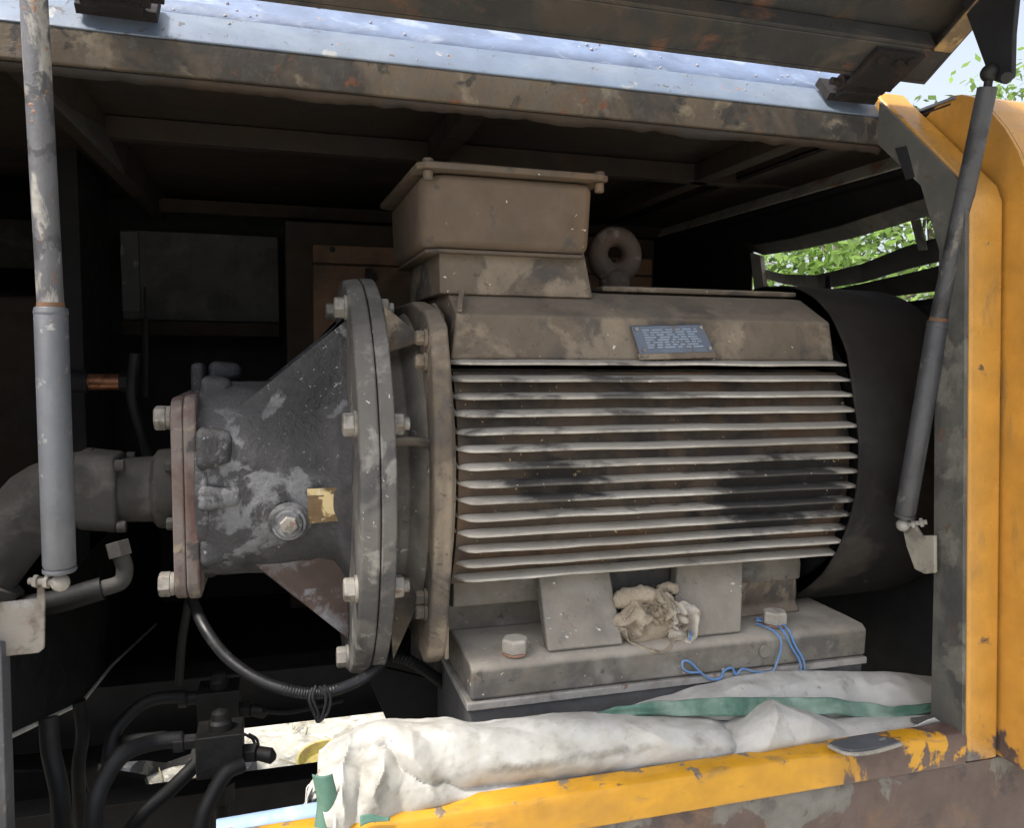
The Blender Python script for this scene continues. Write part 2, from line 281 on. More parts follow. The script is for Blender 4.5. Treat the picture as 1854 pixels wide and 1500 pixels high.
for i in range(34):     # blobs of flaking / rust scabs and weld spatter on the roof edge
    x = random.uniform(-.2, .95); t = random.random(); p = Vector((x, 1.133+.10*t, 1.979+.084*t)); r = random.uniform(.0012, .003)
    mb.lathe(p, (0, -.6, .8), [(0, r), (r*.5, r*.7), (r*.8, .0003)], 7)
for i in range(30):
    x = random.uniform(-.2, .95); t = random.random(); p = Vector((x, 1.080+.036*t, 1.9275+.043*t)); r = random.uniform(.001, .0022)
    mb.lathe(p, (0, -.75, .65), [(0, r), (r*.5, r*.7), (r*.8, .0003)], 7)
so_ = P('paint_scab', mb, m_shim, 0); so_['kind'] = 'stuff'
# roof sheet, rafters, walls
mb = MB(); mb.box(-2.0, .985, 1.14, 2.5, 1.966, 1.969); mb.box(.985, .989, 1.135, 2.5, 1.9365, 1.9695); P('roof_sheet', mb, m_dkbrown, 0)
mb = MB(); mb.box(.985, 1.154, 1.0, 2.5, 1.937, 1.941); P('side_roof', mb, m_blue, 0)
mb = MB(); mb.box(.9895, 1.149, 1.01, 2.5, 1.931, 1.934); P('roof_liner', mb, m_dkbrown, 0)
for (y, z0, z1, x0, x1) in ((1.60, 1.925, 1.965, -.30, 1.13), (2.25, 1.90, 1.935, -.30, 1.13)):
    mb = MB(); mb.box(x0, x1, y, y+.03, z0, z1-.001); P('roof_purlin', mb, m_dkbrown, .002)
for x in (.285, .88): mb = MB(); mb.box(x, x+.04, 1.13, 2.24 if x > .5 else 1.595, 1.925, 1.965); P('roof_rafter', mb, m_dkbrown, .002)
mb = MB(); mb.box(-.335, -.30, 1.13, 2.4, 1.90, 1.965); P('roof_rafter', mb, m_dkbrown, .002)
mb = MB(); mb.prism([(-.33, 1.13, 1.93), (-.30, 1.60, 1.93), (-.27, 1.60, 1.86), (-.30, 1.13, 1.88)], (0, 0, .012)); P('roof_gusset', mb, m_pump, .002)
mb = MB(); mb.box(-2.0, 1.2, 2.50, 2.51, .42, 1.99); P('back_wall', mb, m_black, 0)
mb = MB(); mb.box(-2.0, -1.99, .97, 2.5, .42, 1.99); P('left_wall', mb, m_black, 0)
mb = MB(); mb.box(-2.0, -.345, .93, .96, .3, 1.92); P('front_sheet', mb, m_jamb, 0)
# right wall with vent hole
X = 1.15
hole = [atx(1362, 455, X), atx(1382, 462, X), atx(1450, 452, X), atx(1540, 432, X), atx(1640, 402, X), atx(1700, 385, X), atx(1760, 372, X), atx(1760, 552, X), atx(1690, 548, X), atx(1500, 556, X), atx(1372, 560, X)]
hy0, hy1 = hole[0].y, hole[6].y
mb = MB()
def side(p): return [(X, p[0], p[1]), (X+.003, p[0], p[1])]
top = hole[:7]; bot = hole[7:]
for a, b in zip(top, top[1:]): mb.prism([a, b, (X, b.y, 1.937), (X, a.y, 1.937)], (.004, 0, 0))
for a, b in zip(bot, bot[1:]): mb.prism([a, b, (X, b.y, .75), (X, a.y, .75)], (.004, 0, 0))
mb.box(X, X+.004, hy0, 2.5, .75, 1.937); mb.box(X, X+.004, .96, hy1, .75, 1.937)
P('right_wall', mb, m_black, 0)
mb = MB()   # bent rim over the vent
for a, b in zip(top, top[1:]): mb.prism([a+Vector((-.002, 0, 0)), b+Vector((-.002, 0, 0)), b+Vector((-.03, 0, .022)), a+Vector((-.03, 0, .022))], (0, 0, .003))
P('vent_rim', mb, m_jamb, .001)
mb = MB(); mb.prism([atx(1358, 458, X-.01), atx(1376, 464, X-.01), atx(1386, 548, X-.01), atx(1368, 548, X-.01)], (.012, 0, 0)); P('vent_side_strip', mb, m_bracket, .001)
def ribbon(px, x, wd, th=.004):
    m_ = MB(); pts = [(atx(u, v, x), atx(u, v+q, x+.03)) for (u, v, q) in px]
    for (a, a2), (b, b2) in zip(pts, pts[1:]): m_.prism([a, b, b2, a2], (th, 0, 0))
    return m_
P('vent_slat', ribbon([(1364, 484, 14), (1420, 497, 18), (1480, 498, 26), (1560, 478, 34), (1640, 446, 42), (1690, 432, 44), (1740, 420, 44)], X, 0), m_black, 0)
P('vent_slat', ribbon([(1368, 526, 24), (1440, 530, 26), (1520, 522, 28), (1600, 505, 34), (1690, 484, 44), (1740, 470, 44)], X-.01, 0), m_cowl, 0)
P('vent_slat', ribbon([(1500, 560, 24), (1600, 552, 24), (1690, 540, 28), (1740, 530, 30)], X-.012, 0), m_black, 0)
mb = MB(); mb.prism([atx(1648, 400, X-.02), atx(1664, 398, X-.02), atx(1678, 452, X-.02), atx(1662, 454, X-.02)], (.004, 0, 0)); P('vent_bracket', mb, m_jamb, .001)
mb = MB(); mb.box(1.495, 1.51, 1.6, 1.605, 1, 1.1) if False else mb.prism([atx(1494, 500, X-.015), atx(1502, 500, X-.015), atx(1502, 548, X-.015), atx(1494, 548, X-.015)], (.004, 0, 0)); P('vent_bracket', mb, m_black, .0)
mb = MB(); mb.prism([(1.146, 1.25, 1.935), (1.146, 2.49, 1.935), (1.118, 2.49, 1.905), (1.118, 1.25, 1.900)], (0, 0, -.004)); P('side_rail', mb, m_bracket, .001)  # pale colour stands in for outside light on the rail
mb = MB(); mb.box(1.118, 1.146, 1.25, 2.49, 1.885, 1.895); P('side_rail_lip', mb, m_black, .001)
# left inner panels seen at the back
mb = MB(); mb.box(-.40, -.005, 2.30, 2.33, 1.62, 1.855); P('rear_panel', mb, m_support, .003)
mb = MB(); mb.box(-.40, -.005, 2.28, 2.33, 1.58, 1.618); P('rear_ledge', mb, m_dkbrown, .003)
mb = MB(); mb.box(-.40, -.355, 2.285, 2.298, 1.64, 1.85); P('rear_strap', mb, m_strut, .003)
mb = MB(); mb.box(-1.3, -.47, 2.25, 2.3, 1.74, 1.86); P('rear_panel', mb, m_pump, .003)
mb = MB(); mb.box(-.47, -.41, 1.9, 2.2, .5, 1.98); P('inner_column', mb, m_black, .003)
mb = MB(); mb.box(-1.2, -.42, 2.0, 2.2, 1.18, 1.66); P('inner_tank', mb, m_dkbrown, .01)
# right post, jamb and chamfered shoulder (profile in Y-Z)
prof = [(.900, .938), (.900, 1.766), (.910, 1.79), (1.086, 1.958), (1.10, 1.974)]
mb = MB(); inner = [(.955, 1.80), (1.062, 1.905)]
pts = [(.925, y, z) for y, z in prof] + [(.925, 1.10, 1.93), (.925, .93, 1.766), (.925, .925, .938)]
mb.prism(pts, (.060, 0, 0)); mb.lean(); P('yellow_post', mb, m_yellow, .007, seg=4)
mb = MB(); pts = [(.918, y, z) for y, z in ((.902, .938), (.902, 1.766), (.912, 1.79), (1.08, 1.95), (1.082, 1.885), (1.062, 1.868), (.985, 1.80), (.948, 1.70), (.956, 1.5), (.957, 1.2), (.963, .95))]
mb.prism(pts, (.0065, 0, 0)); mb.lean(); P('jamb_plate', mb, m_jamb, .001)
mb = MB(); mb.prism([atx(1620, 268, .9165), atx(1640, 264, .9165), atx(1655, 320, .9165), atx(1640, 326, .9165)], (.0015, 0, 0)); P('jamb_slot', mb, m_black, 0)
# sill rail
mb = MB(); mb.prism([(-.33, .900, .938), (-.33, .900, .978), (-.33, .903, .985), (-.33, .910, .989), (-.33, .935, .989), (-.33, .935, .938)], (.975+.33, 0, 0)); P('sill_rail', mb, m_rail, .002)
mb = MB(); mb.prism([(.925, .9352, .9885), (.972, .9352, .9885), (.972, .9352, .985), (.925, .9352, .985)], (0, .025, 0)); P('sill_ledge', mb, m_jamb, .001)
mb = MB(); mb.box(.04, .975, .9355, 1.05, .945, .95); P('sill_tray', mb, m_panel, .001)
mb = MB(); mb.box(-.36, 1.9, .905, .915, .30, .9365); P('lower_panel', mb, m_panel, .001)
# latch plate on the sill
mb = MB(); a = [atz(1499, 1352, .998), atz(1510, 1345, .9985), atz(1580, 1334, 1.0), atz(1632, 1347, 1.0), atz(1600, 1357, .9985), atz(1555, 1364, .998), atz(1530, 1363, .9975)]
mb.prism(a, (0, 0, .004)); lp = P('latch_plate', mb, m_strut, .001)
mb = MB(); mb.tube([atz(1500, 1352, .997), atz(1530, 1365, .9975), atz(1562, 1366, .9985), atz(1600, 1358, .999), atz(1632, 1348, 1.0)], .0028, 8); lt = P('rolled_lip', mb, m_bolt, 0, par=lp)
# left post sliver and brackets
mb = MB(); mb.prism([at(-60, 1170, .97), at(2, 1170, .97), at(12, 1500, .97), at(22, 1800, .97), at(-60, 1800, .97)], (0, .03, 0)); P('left_post', mb, m_strut, .002)
mb = MB(); mb.prism([at(-90, 1100, .985), at(2, 1092, .985), at(66, 1085, .985), at(66, 1046, .985), at(79, 1046, .985), at(81, 1085, .985), at(80, 1175, .985), at(70, 1184, .985), at(10, 1190, .985), at(-90, 1195, .985)], (0, .005, 0)); P('strut_bracket', mb, m_brk, .002)
mb = MB(); mb.prism([atx(1692, 970, .935), atx(1668, 970, .935), atx(1652, 946, .935), atx(1640, 940, .935), atx(1634, 960, .935), atx(1640, 990, .935), atx(1655, 1032, .935), atx(1672, 1040, .935), atx(1692, 1038, .935)], (.006, 0, 0)); mb.jitter(.001)
P('strut_bracket', mb, m_bracket2, .002)
# divider plate at the left, light on its lower edge put in as a near-white strip
a = [atx(-40, 1356, -.345), atx(5, 1338, -.345), atx(145, 1272, -.345), atx(200, 1205, -.345), atx(292, 1120, -.345), atx(292, 1060, -.345)]
mb = MB(); mb.prism(a + [(-.345, a[-1].y, 1.165), (-.345, a[0].y, 1.165)], (-.004, 0, 0)); P('divider_plate', mb, m_hose, 0)
mb = MB()
for p, q in zip(a[:4], a[1:5]): mb.tube([p+Vector((.003, 0, -.001)), q+Vector((.003, 0, -.001))], .0034, 6, 1)
P('divider_painted_edge', mb, mat('lit_edge_paint', (.75, .72, .66), .7, [L(.6, (.3, .25, .2), 30, .55, .65)]), 0)
# chassis
mb = MB(); mb.box(-2.0, .5, 1.50, 1.56, .44, .728); P('chassis_beam', mb, m_black, .002)
mb = MB(); mb.box(-2.0, .5, 1.62, 1.70, .785, .90); P('cross_channel', mb, m_black, .002)
mb = MB(); mb.box(-2.0, 1.15, 1.701, 2.5, .785, .79); P('bounce_block_pan', mb, m_black, 0)  # pan added to keep ground bounce out of the bay
mb = MB(); mb.prism([at(-50, 1400, 1.58), at(150, 1400, 1.58), at(160, 1440, 1.58), at(200, 1440, 1.58), at(200, 1500, 1.58), at(-50, 1500, 1.58)], (0, .01, 0)); P('skirt_plate', mb, m_black, 0)
mb = MB(); mb.prism([at(176, 1412, 1.6), at(205, 1404, 1.6), at(262, 1414, 1.6), at(270, 1442, 1.6), at(200, 1445, 1.6)], (0, .02, 0)); P('skirt_plate', mb, m_black, 0)
mb = MB(); mb.prism([at(-60, 1400, 1.64), at(150, 1400, 1.64), at(180, 1384, 1.64), at(262, 1378, 1.64), at(300, 1382, 1.64), at(345, 1366, 1.64), at(352, 1340, 1.64), at(-60, 1310, 1.64)], (0, .02, 0)); P('torn_flap', mb, m_black, 0)
mb = MB(); mb.prism([at(655, 1200, 1.3), at(820, 1240, 1.3), at(820, 1400, 1.3), at(740, 1400, 1.3)], (0, .01, 0)); P('stay_plate', mb, m_hose, .001)
mb = MB(); mb.box(.25, .922, 1.063, 1.60, .90, 1.036); P('motor_support_beam', mb, m_support, .004)
mb = MB(); mb.box(.246, .926, 1.058, 1.60, 1.0362, 1.0475); P('shim_plate', mb, m_shim, .0015)

# ================================================================ adjacent yellow cover
cov = empty('yellow_side_cover', 'bright yellow curved sheet cover right of the yellow post', 'machine cover')
def arcprof(y0, r, ztop, n=14):
    out = [(y0, .94)]
    for i in range(n+1):
        a = PI*.46*i/n; out.append((y0 + r*(1-math.cos(a)), ztop - r + r*math.sin(a)))
    return out
o_ = [(.845, .94), (.845, 1.64), (.848, 1.70), (.856, 1.75), (.870, 1.795), (.888, 1.835), (.912, 1.872), (.94, 1.905), (.968, 1.930), (.99, 1.941), (1.01, 1.945), (1.035, 1.940), (1.06, 1.925)]
mb = MB(); mb.prism([(.990, y, z) for y, z in o_] + [(.990, 1.055, 1.915), (.990, .925, 1.79), (.990, .918, 1.76), (.990, .918, .94)], (.006, 0, 0)); mb.lean(); P('side_face', mb, m_yellow, .001, par=cov)
mb = MB(); n_ = len(o_)
for (a, b) in zip(o_, o_[1:]): mb.prism([(.9965, a[0], a[1]), (.9965, b[0], b[1]), (.9965, b[0]+.004, b[1]-.002), (.9965, a[0]+.004, a[1]-.002)], (.9, 0, 0))
bmesh.ops.remove_doubles(mb.bm, verts=mb.bm.verts, dist=1e-5); mb.lean(); P('outer_shell', mb, m_yellow, 0, par=cov)
for i in range(2):
    pass
# ================================================================ hatch door, raised
hatch = empty('hatch_door', 'raised bay door hinged overhead, grimy brown underside with a tan end flange', 'hatch')
HO = Vector((0, 1.045, 1.978)); HD = Vector((0, -.866, .50)); HN = Vector((0, -.50, -.866))   # origin, outward, underside normal
def H(x, d, n): return Vector((x, 0, 0)) + HO + HD*d + HN*n
def hbox(x0, x1, d0, d1, n0, n1):
    m_ = MB(); m_.hull8([H(x0, d0, n0), H(x1, d0, n0), H(x1, d1, n0), H(x0, d1, n0)], [H(x0, d0, n1), H(x1, d0, n1), H(x1, d1, n1), H(x0, d1, n1)]); return m_
HXR = .962
hbox(-.33, HXR, .002, .95, -.030, -.024).build('door_skin', m_hatch, hatch, bevel=.001)
hbox(-.33, HXR-.002, 0, .006, -.028, .012).build('lower_flange', m_hatch, hatch, bevel=.001)
hbox(-.33, HXR-.002, .006, .060, .006, .012).build('inner_channel', m_hatch, hatch, bevel=.002)
hbox(-.33, HXR-.03, .060, .066, -.020, .010).build('channel_web', m_hatch, hatch, bevel=.001)
hbox(HXR-.002, HXR+.004, 0, .95, -.030, .012).build('end_flange', m_hatch, hatch, bevel=.001)
t_ = mat('tan_flange_paint', (.36, .235, .10), .65, [L(.85, (.09, .07, .05), 12, .52, .60), L(.6, (.5, .36, .18), 20, .56, .62)], bump=(60, .2))
hbox(HXR-.034, HXR-.0025, .062, .95, .0125, .016).build('tan_end_strip', t_, hatch, bevel=.001)
for x0, x1, d in ((-.33, HXR-.04, .40), ): hbox(x0, x1, d, d+.04, -.024, .0).build('stiffener', m_hatch, hatch, bevel=.002)
# arm carrying the strut top
mb = MB(); mb.prism([atx(1737, -20, .93), atx(1743, 10, .93), atx(1765, 70, .93), atx(1786, 128, .93), atx(1798, 146, .93), atx(1816, 152, .93), atx(1832, 138, .93), atx(1834, 60, .93), atx(1842, -20, .93), atx(1842, -160, .93), atx(1737, -160, .93)], (.008, 0, 0))
mb.build('strut_arm', m_black, hatch, bevel=.002)  # shade of the side facing away is put into this dark colour
mb = MB(); mb.cyl(atx(1822, 140, .922), atx(1822, 140, .93), .007); mb.build('arm_pin', m_valve, hatch, bevel=.001)
mb = MB(); mb.cyl(atx(60, -60, -.25), atx(60, -60, -.25)+Vector((.01, 0, 0)), .02)
mb.build('strut_mount', m_hatch, hatch)
# hinges (one part each)
def hinge(x):
    m_ = MB()
    m_.hull8([(x-.045, 1.085, 1.945), (x+.045, 1.085, 1.945), (x+.045, 1.115, 1.977), (x-.045, 1.115, 1.977)], [(x-.045, 1.075, 1.953), (x+.045, 1.075, 1.953), (x+.045, 1.105, 1.985), (x-.045, 1.105, 1.985)])
    m_.cyl((x-.04, 1.062, 1.965), (x+.04, 1.062, 1.965), .012, n=14)
    m_.cyl((x-.055, 1.062, 1.965), (x+.055, 1.062, 1.965), .006, n=10)
    p = [H(x-.04, -.01, .014), H(x+.04, -.01, .014), H(x+.05, .055, .014), H(x-.035, .055, .014)]
    m_.prism(p, HN*.007)
    m_.box(x-.035, x+.03, 1.055, 1.085, 1.948, 1.963)
    for q in (-.02, .012, .03): m_.hexhead(H(x+q, .036+.008*abs(q*40), .021), HN, .007, .005)
    m_.jitter(.0012, 40); return m_
m_hinge = mat('crusted_hinge_iron', (.007, .005, .005), .9, [L(.6, (.03, .018, .014), 20, .52, .62)], bump=(60, .9), bump2=(150, .5))
hinge(.868).build('hinge', m_hinge, hatch, bevel=.0015); hinge(-.185).build('hinge', m_hinge, hatch, bevel=.0015)

# ================================================================ gas struts
m_strut2 = mat('strut_black_gray', (.05, .052, .058), .45, [L(.7, (.10, .10, .11), 9, .52, .64, st=(1, 1, .4)), L(.5, (.20, .19, .18), 30, .62, .67), L(.5, (.025, .025, .027), 12, .55, .62)], bump=(120, .2))
m_rod2 = mat('dark_worn_tube', (.055, .056, .062), .5, [L(.8, (.17, .15, .13), 22, .55, .61, st=(1, 1, .4), dist=1), L(.8, (.02, .02, .022), 14, .54, .60), L(.8, (.14, .07, .04), 40, .64, .68)], bump=(90, .4))
def strut(label, top, joint, bot, rt, rc, ball_to, rodm, cylm):
    s_ = empty('gas_strut', label, 'gas strut', 'gas struts holding the raised door')
    d = (joint-top).normalized()
    m_ = MB(); m_.cyl(top, joint+d*.02, rt, n=28); m_.build('upper_tube', rodm, s_, bevel=.001)
    m_ = MB(); m_.lathe(joint, bot-joint, [(0, rc*.93), (.0015, rc), ((bot-joint).length-.008, rc), ((bot-joint).length-.002, rc*.88), ((bot-joint).length, rc*.6)], 32); m_.build('cylinder', cylm, s_)
    m_ = MB(); m_.lathe(joint-d*.006, d, [(0, rt*1.02), (.0055, rt*1.06)], 28)
    m_.build('rust_collar', mat('rust_orange', (.15, .085, .05), .85, [L(.7, (.15, .06, .03), 60, .5, .6)]), s_)
    for f_, h_ in ((.012, .003), (.985, .004)):
        m_ = MB(); m_.lathe(joint+(bot-joint)*f_, d, [(0, rc*1.001), (.001, rc*1.03), (h_, rc*1.03), (h_+.001, rc*1.001)], 32, cap=False); m_.build('crimp_ring', cylm, s_)
    e = bot + d*.014
    m_ = MB(); m_.cyl(bot-d*.001, e, .0042, n=12); m_.build('stem', m_brk, s_)
    m_ = MB(); ax = (ball_to-e).normalized()
    m_.lathe(e-d*.010, d, [(0, .002)]+[(.010-.010*math.cos(PI*k/10), .010*math.sin(PI*k/10)) for k in range(1, 10)]+[(.02, .002)], 20)
    m_.cyl(e, e+ax*.034, .004, n=12); m_.hexhead(e+ax*.012, ax, .0075, .005); m_.hexhead(e+ax*.024, ax, .0075, .005); m_.build('ball_stud', m_brk, s_)
    return s_
s1 = strut('long gray gas strut at the left edge with a rusty collar at its joint', atx(58, -60, -.242), atx(92, 557, -.242), atx(108, 1034, -.242), .0132, .0168, at(40, 1052, .985), m_strutrod, m_strut)
s2 = strut('slanted gray gas strut in front of the yellow post', atx(1788, 158, .925), atx(1699, 582, .925), atx(1638, 936, .925), .0125, .0150, atx(1670, 945, .93)+Vector((.03, 0, 0)), m_rod2, m_strut2)
c0 = atx(104, 900, -.242); c1 = atx(106, 940, -.242)
def lb(s, t):
    c = c0.lerp(c1, t); a = -PI/2+(-.25+.5*s); return c + Vector((math.cos(a), math.sin(a), 0))*.01705
m_ = MB(); m_.grid(lb, 8, 3); q_ = m_.build('worn_label', mat('worn_blue_label', (.10, .13, .24), .5, [L(.9, (.11, .115, .125), 60, .48, .54)]), s1)
m_ = MB(); tp = atx(1792, 132, .925); m_.cyl(atx(1788, 158, .925), tp, .0055, n=12)
m_.lathe(tp-Vector((0, 0, .012)), (0, 0, 1), [(0, .003)]+[(.012-.012*math.cos(PI*k/10), .012*math.sin(PI*k/10)) for k in range(1, 10)]+[(.024, .003)], 16); m_.build('upper_ball_joint', m_valve, s2)

# ================================================================ control cabinet behind the motor
cab = empty('control_cabinet', 'rusty brown cabinet standing in the dark behind the motor', 'cabinet')
MB().box(.012, .985, 2.0, 2.4, .9, 1.855).build('carcass', m_dkbrown, cab, bevel=.004)
MB().box(.07, .93, 1.985, 1.998, 1.50, 1.782).build('door_panel', m_cab, cab, bevel=.003) if False else None
MB().box(.075, .972, 1.985, 1.998, 1.505, 1.752).build('door_panel', m_cab, cab, bevel=.003)
MB().box(.075, .972, 1.985, 1.998, 1.756, 1.80).build('door_panel', m_cab, cab, bevel=.003)
MB().box(.075, .972, 1.985, 1.998, 1.0, 1.50).build('door_panel', m_cab, cab, bevel=.003)
for (u, v) in ((602, 452), (1110, 475)):
    mb = MB(); p = at(u, v, 1.984); mb.cyl(p, p+Vector((0, -.004, 0)), .007, n=14); mb.build('knob', m_black, cab)
mb = MB(); p = at(667, 498, 1.985); mb.box(p.x-.008, p.x+.008, 1.965, 1.985, p.z-.014, p.z+.014); mb.cyl(p+Vector((.006, -.03, -.008)), p+Vector((.006, 0, -.008)), .012, n=14); mb.build('latch_knob', m_black, cab)

# ================================================================ electric motor
mot = empty('electric_motor', 'large dusty finned electric motor bolted to its base in the bay', 'electric motor')
AY, AZ = 1.34, 1.372
def Q(name, mb, m, bevel=.0015, par=None, **k): return mb.build(name, m, par or mot, bevel=bevel, **k)
def ringprof(R_, a0, a1, n): return [(AY-R_*math.cos(math.radians(a0+(a1-a0)*i/n)), AZ+R_*math.sin(math.radians(a0+(a1-a0)*i/n))) for i in range(n+1)]
def mirror(pr_): return pr_ + [(2*AY-y, z) for y, z in pr_[::-1]]
# housing core
core = [(1.13, 1.10), (1.118, 1.19)] + ringprof(.275, -38, 32, 14) + [(1.10, 1.532)]
front = [(1.23, 1.10), (1.20, 1.18)] + ringprof(.284, -35, 31, 14)
full = mirror(front)
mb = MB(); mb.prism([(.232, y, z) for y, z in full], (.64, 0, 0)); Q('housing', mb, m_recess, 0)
# upper faceted shoulder plates
sh = [(1.112, 1.532), (1.092, 1.537), (1.108, 1.600), (1.185, 1.640), (1.23, 1.646)]
mb = MB(); pr_ = sh + [(2*AY-y, z) for y, z in sh[::-1]]
mb.prism([(.228, y, z) for y, z in pr_], (.637, 0, 0)); 
for v in mb.bm.verts:
    if v.co.z > 1.595 and v.co.x < .27: v.co.x += .012
Q('upper_shell', mb, m_motor, .004, seg=3)
mb = MB(); mb.box(.50, .866, 1.20, 1.33, 1.6465, 1.655); Q('top_cover_strip', mb, m_motor, .003)
mb = MB(); mb.box(.53, .864, 1.235, 1.32, 1.6555, 1.6585); Q('top_cover_strip', mb, m_motor, .001)
# raised skewed rib at the left of the shoulder
mb = MB(); mb.prism([(.238, 1.105, 1.603), (.246, 1.105, 1.603), (.268, 1.182, 1.642), (.260, 1.182, 1.642)], (0, -.003, .006)); Q('shoulder_rib', mb, m_motor, .001)
# fins
fin_z = [1.531-.02385*i for i in range(14)]
finproto = None
for i, z in enumerate(fin_z):
    yt = AY+.0 - math.sqrt(max(0, .309**2-(z-1.378)**2)) ; yb = 1.12 if abs(z-AZ) > .1 else 1.095
    x0, x1 = .217 + .0006*i, .872
    mb = MB(); th = .0062; n = 60
    def ff(s, t, sgn):
        x = x0+(x1-x0)*s; e = min(1, max(0, (x-x0)/.030)); e = .25+.75*e*(2-e)
        y = yb+.03 + (yt - yb-.03)*t*(1 if t < .01 else e*.88+.12)
        dz = -.010*(1-e)*0 + .0012*noise.noise(Vector((x*9, i*3.1, 1))) + (.006*(1-e)*t*(1 if i > 6 else .3))
        y += .0022*noise.noise(Vector((x*16, i*7.7, 5)))*t + .0012*noise.noise(Vector((x*70, i*2.7, 9)))*t
        return Vector((x, y, z + dz + (.0014+.0130*(1-t)**.9 if sgn > 0 else -.0022)))
    top_ = [[mb.bm.verts.new(ff(a/n, t, 1)) for t in (0, .5, 1)] for a in range(n+1)]
    bt_ = [[mb.bm.verts.new(ff(a/n, t, -1)) for t in (0, .5, 1)] for a in range(n+1)]
    for a in range(n):
        for t in (0, 1):
            mb.bm.faces.new((top_[a][t], top_[a+1][t], top_[a+1][t+1], top_[a][t+1])); mb.bm.faces.new((bt_[a][t], bt_[a][t+1], bt_[a+1][t+1], bt_[a+1][t]))
        mb.bm.faces.new((top_[a][2], top_[a+1][2], bt_[a+1][2], bt_[a][2]))
    for a in (0, n):
        for t in (0, 1): mb.bm.faces.new((top_[a][t], top_[a][t+1], bt_[a][t+1], bt_[a][t]))
    Q('cooling_fin', mb, m_fin, .0008)
# left border wall the fins run into
mb = MB(); lb = [(1.095, 1.10), (1.095, 1.20)] + ringprof(.290, -34, 30, 12) + [(1.092, 1.536), (1.135, 1.6), (1.2, 1.62)]
mb.prism([(.2215, y, z) for y, z in mirror(lb)], (.006, 0, 0)); Q('housing_rim', mb, m_motor, .002)
# end shield
es = [(1.13, 1.085), (1.098, 1.105), (1.078, 1.16), (1.052, 1.25), (1.042, 1.33), (1.042, 1.44), (1.060, 1.52), (1.088, 1.585), (1.13, 1.606), (1.25, 1.625)]
mb = MB(); mb.prism([(.196, y, z) for y, z in mirror(es)], (.027, 0, 0)); Q('end_shield', mb, m_motor, .006, seg=3)
mb = MB(); mb.lathe((.143, AY, 1.35), (1, 0, 0), [(0, .236), (.012, .222), (.030, .226), (.044, .250), (.056, .262)], 72); Q('shield_neck', mb, m_foot, .003)
for (u, v) in ((765, 612), (768, 655), (772, 1082), (776, 1108)):
    p = at(u, v, 1.10); mb = MB(); mb.cyl((.196, p.y, p.z), (.191, p.y, p.z), .0125, n=20); mb.hexhead((.191, p.y, p.z), (-1, 0, 0), .0105, .012); Q('shield_bolt', mb, m_motor, .001)
# terminal box, pedestal, lid
ped_b = [(.225, 1.16, 1.632), (.468, 1.16, 1.632), (.468, 1.45, 1.632), (.225, 1.45, 1.632)]
ped_t = [(.226, 1.172, 1.712), (.455, 1.172, 1.712), (.455, 1.44, 1.712), (.226, 1.44, 1.712)]
mb = MB(); mb.hull8(ped_b, ped_t); Q('box_pedestal', mb, m_motor, .003)
zb = at(850, 462, 1.17).z; zt = at(850, 318, 1.15).z
lo_ = [(.226, 1.146), (.455, 1.146), (.455, 1.46), (.198, 1.46), (.198, 1.166)]; hi_ = [(.226, 1.140), (.458, 1.140), (.458, 1.47), (.194, 1.47), (.194, 1.160)]
mb = MB(); mb.hull8([(x, y, zb+.006) for x, y in lo_], [(x, y, zt) for x, y in hi_])
tb = Q('terminal_box', mb, m_box, .014, seg=4)
mb = MB(); mb.prism([(.222, 1.150, zb), (.446, 1.150, zb), (.452, 1.158, zb), (.452, 1.455, zb), (.204, 1.455, zb), (.204, 1.168, zb)], (0, 0, .0055)); Q('box_gasket', mb, m_box, .002, par=tb)
mb = MB(); mb.prism([(.186, 1.136, zt+.001), (.198, 1.122, zt+.001), (.466, 1.122, zt+.001), (.478, 1.132, zt+.001), (.478, 1.475, zt+.001), (.468, 1.487, zt+.001), (.186, 1.487, zt+.001), (.176, 1.477, zt+.001)], (0, 0, .010)); ld = Q('box_lid', mb, m_box, .003, par=tb)
mb = MB(); mb.hull8([(.23, 1.20, zt+.0112), (.44, 1.20, zt+.0112), (.44, 1.45, zt+.0112), (.23, 1.45, zt+.0112)], [(.25, 1.215, zt+.036), (.42, 1.215, zt+.034), (.42, 1.44, zt+.036), (.25, 1.44, zt+.036)]); Q('lid_dome', mb, m_box, .01, par=tb, seg=3)
for (x, y) in ((.203, 1.136), (.466, 1.138)):
    mb = MB(); mb.hexhead((x, y, zt+.011), (0, 0, 1), .008, .006); mb.cyl((x, y, zt-.014), (x, y, zt), .007, n=12); Q('lid_screw', mb, m_box, .001, par=tb)
# lifting eye
ep = at(1113, 462, 1.36); mb = MB()
rings = []; NR, NS = 40, 16; RM = .0335; rm = .0185
for i in range(NR):
    a = 2*PI*i/NR; c = ep + Vector((math.cos(a)*RM, 0, math.sin(a)*RM)); rr = rm*(1+.12*max(0, -math.sin(a)))
    rings.append([mb.bm.verts.new(c + (Vector((math.cos(a), 0, math.sin(a)))*math.cos(2*PI*j/NS) + Vector((0, 1, 0))*math.sin(2*PI*j/NS))*rr) for j in range(NS)])
for i in range(NR):
    for j in range(NS): mb.bm.faces.new((rings[i][j], rings[(i+1) % NR][j], rings[(i+1) % NR][(j+1) % NS], rings[i][(j+1) % NS]))
zb2 = 1.645
mb.lathe((ep.x, ep.y, zb2), (0, 0, 1), [(0, .034), (.018, .034), (.0185, .029), (ep.z-RM-zb2, .027), (ep.z-RM-zb2+.012, .016)], 28); Q('lifting_eye', mb, mat('rusty_lifting_eye', (.062, .046, .036), .8, [L(.6, (.085, .045, .03), 20, .5, .6), L(.6, (.16, .14, .12), 30, .58, .64)], bump=(120, .4)), 0)
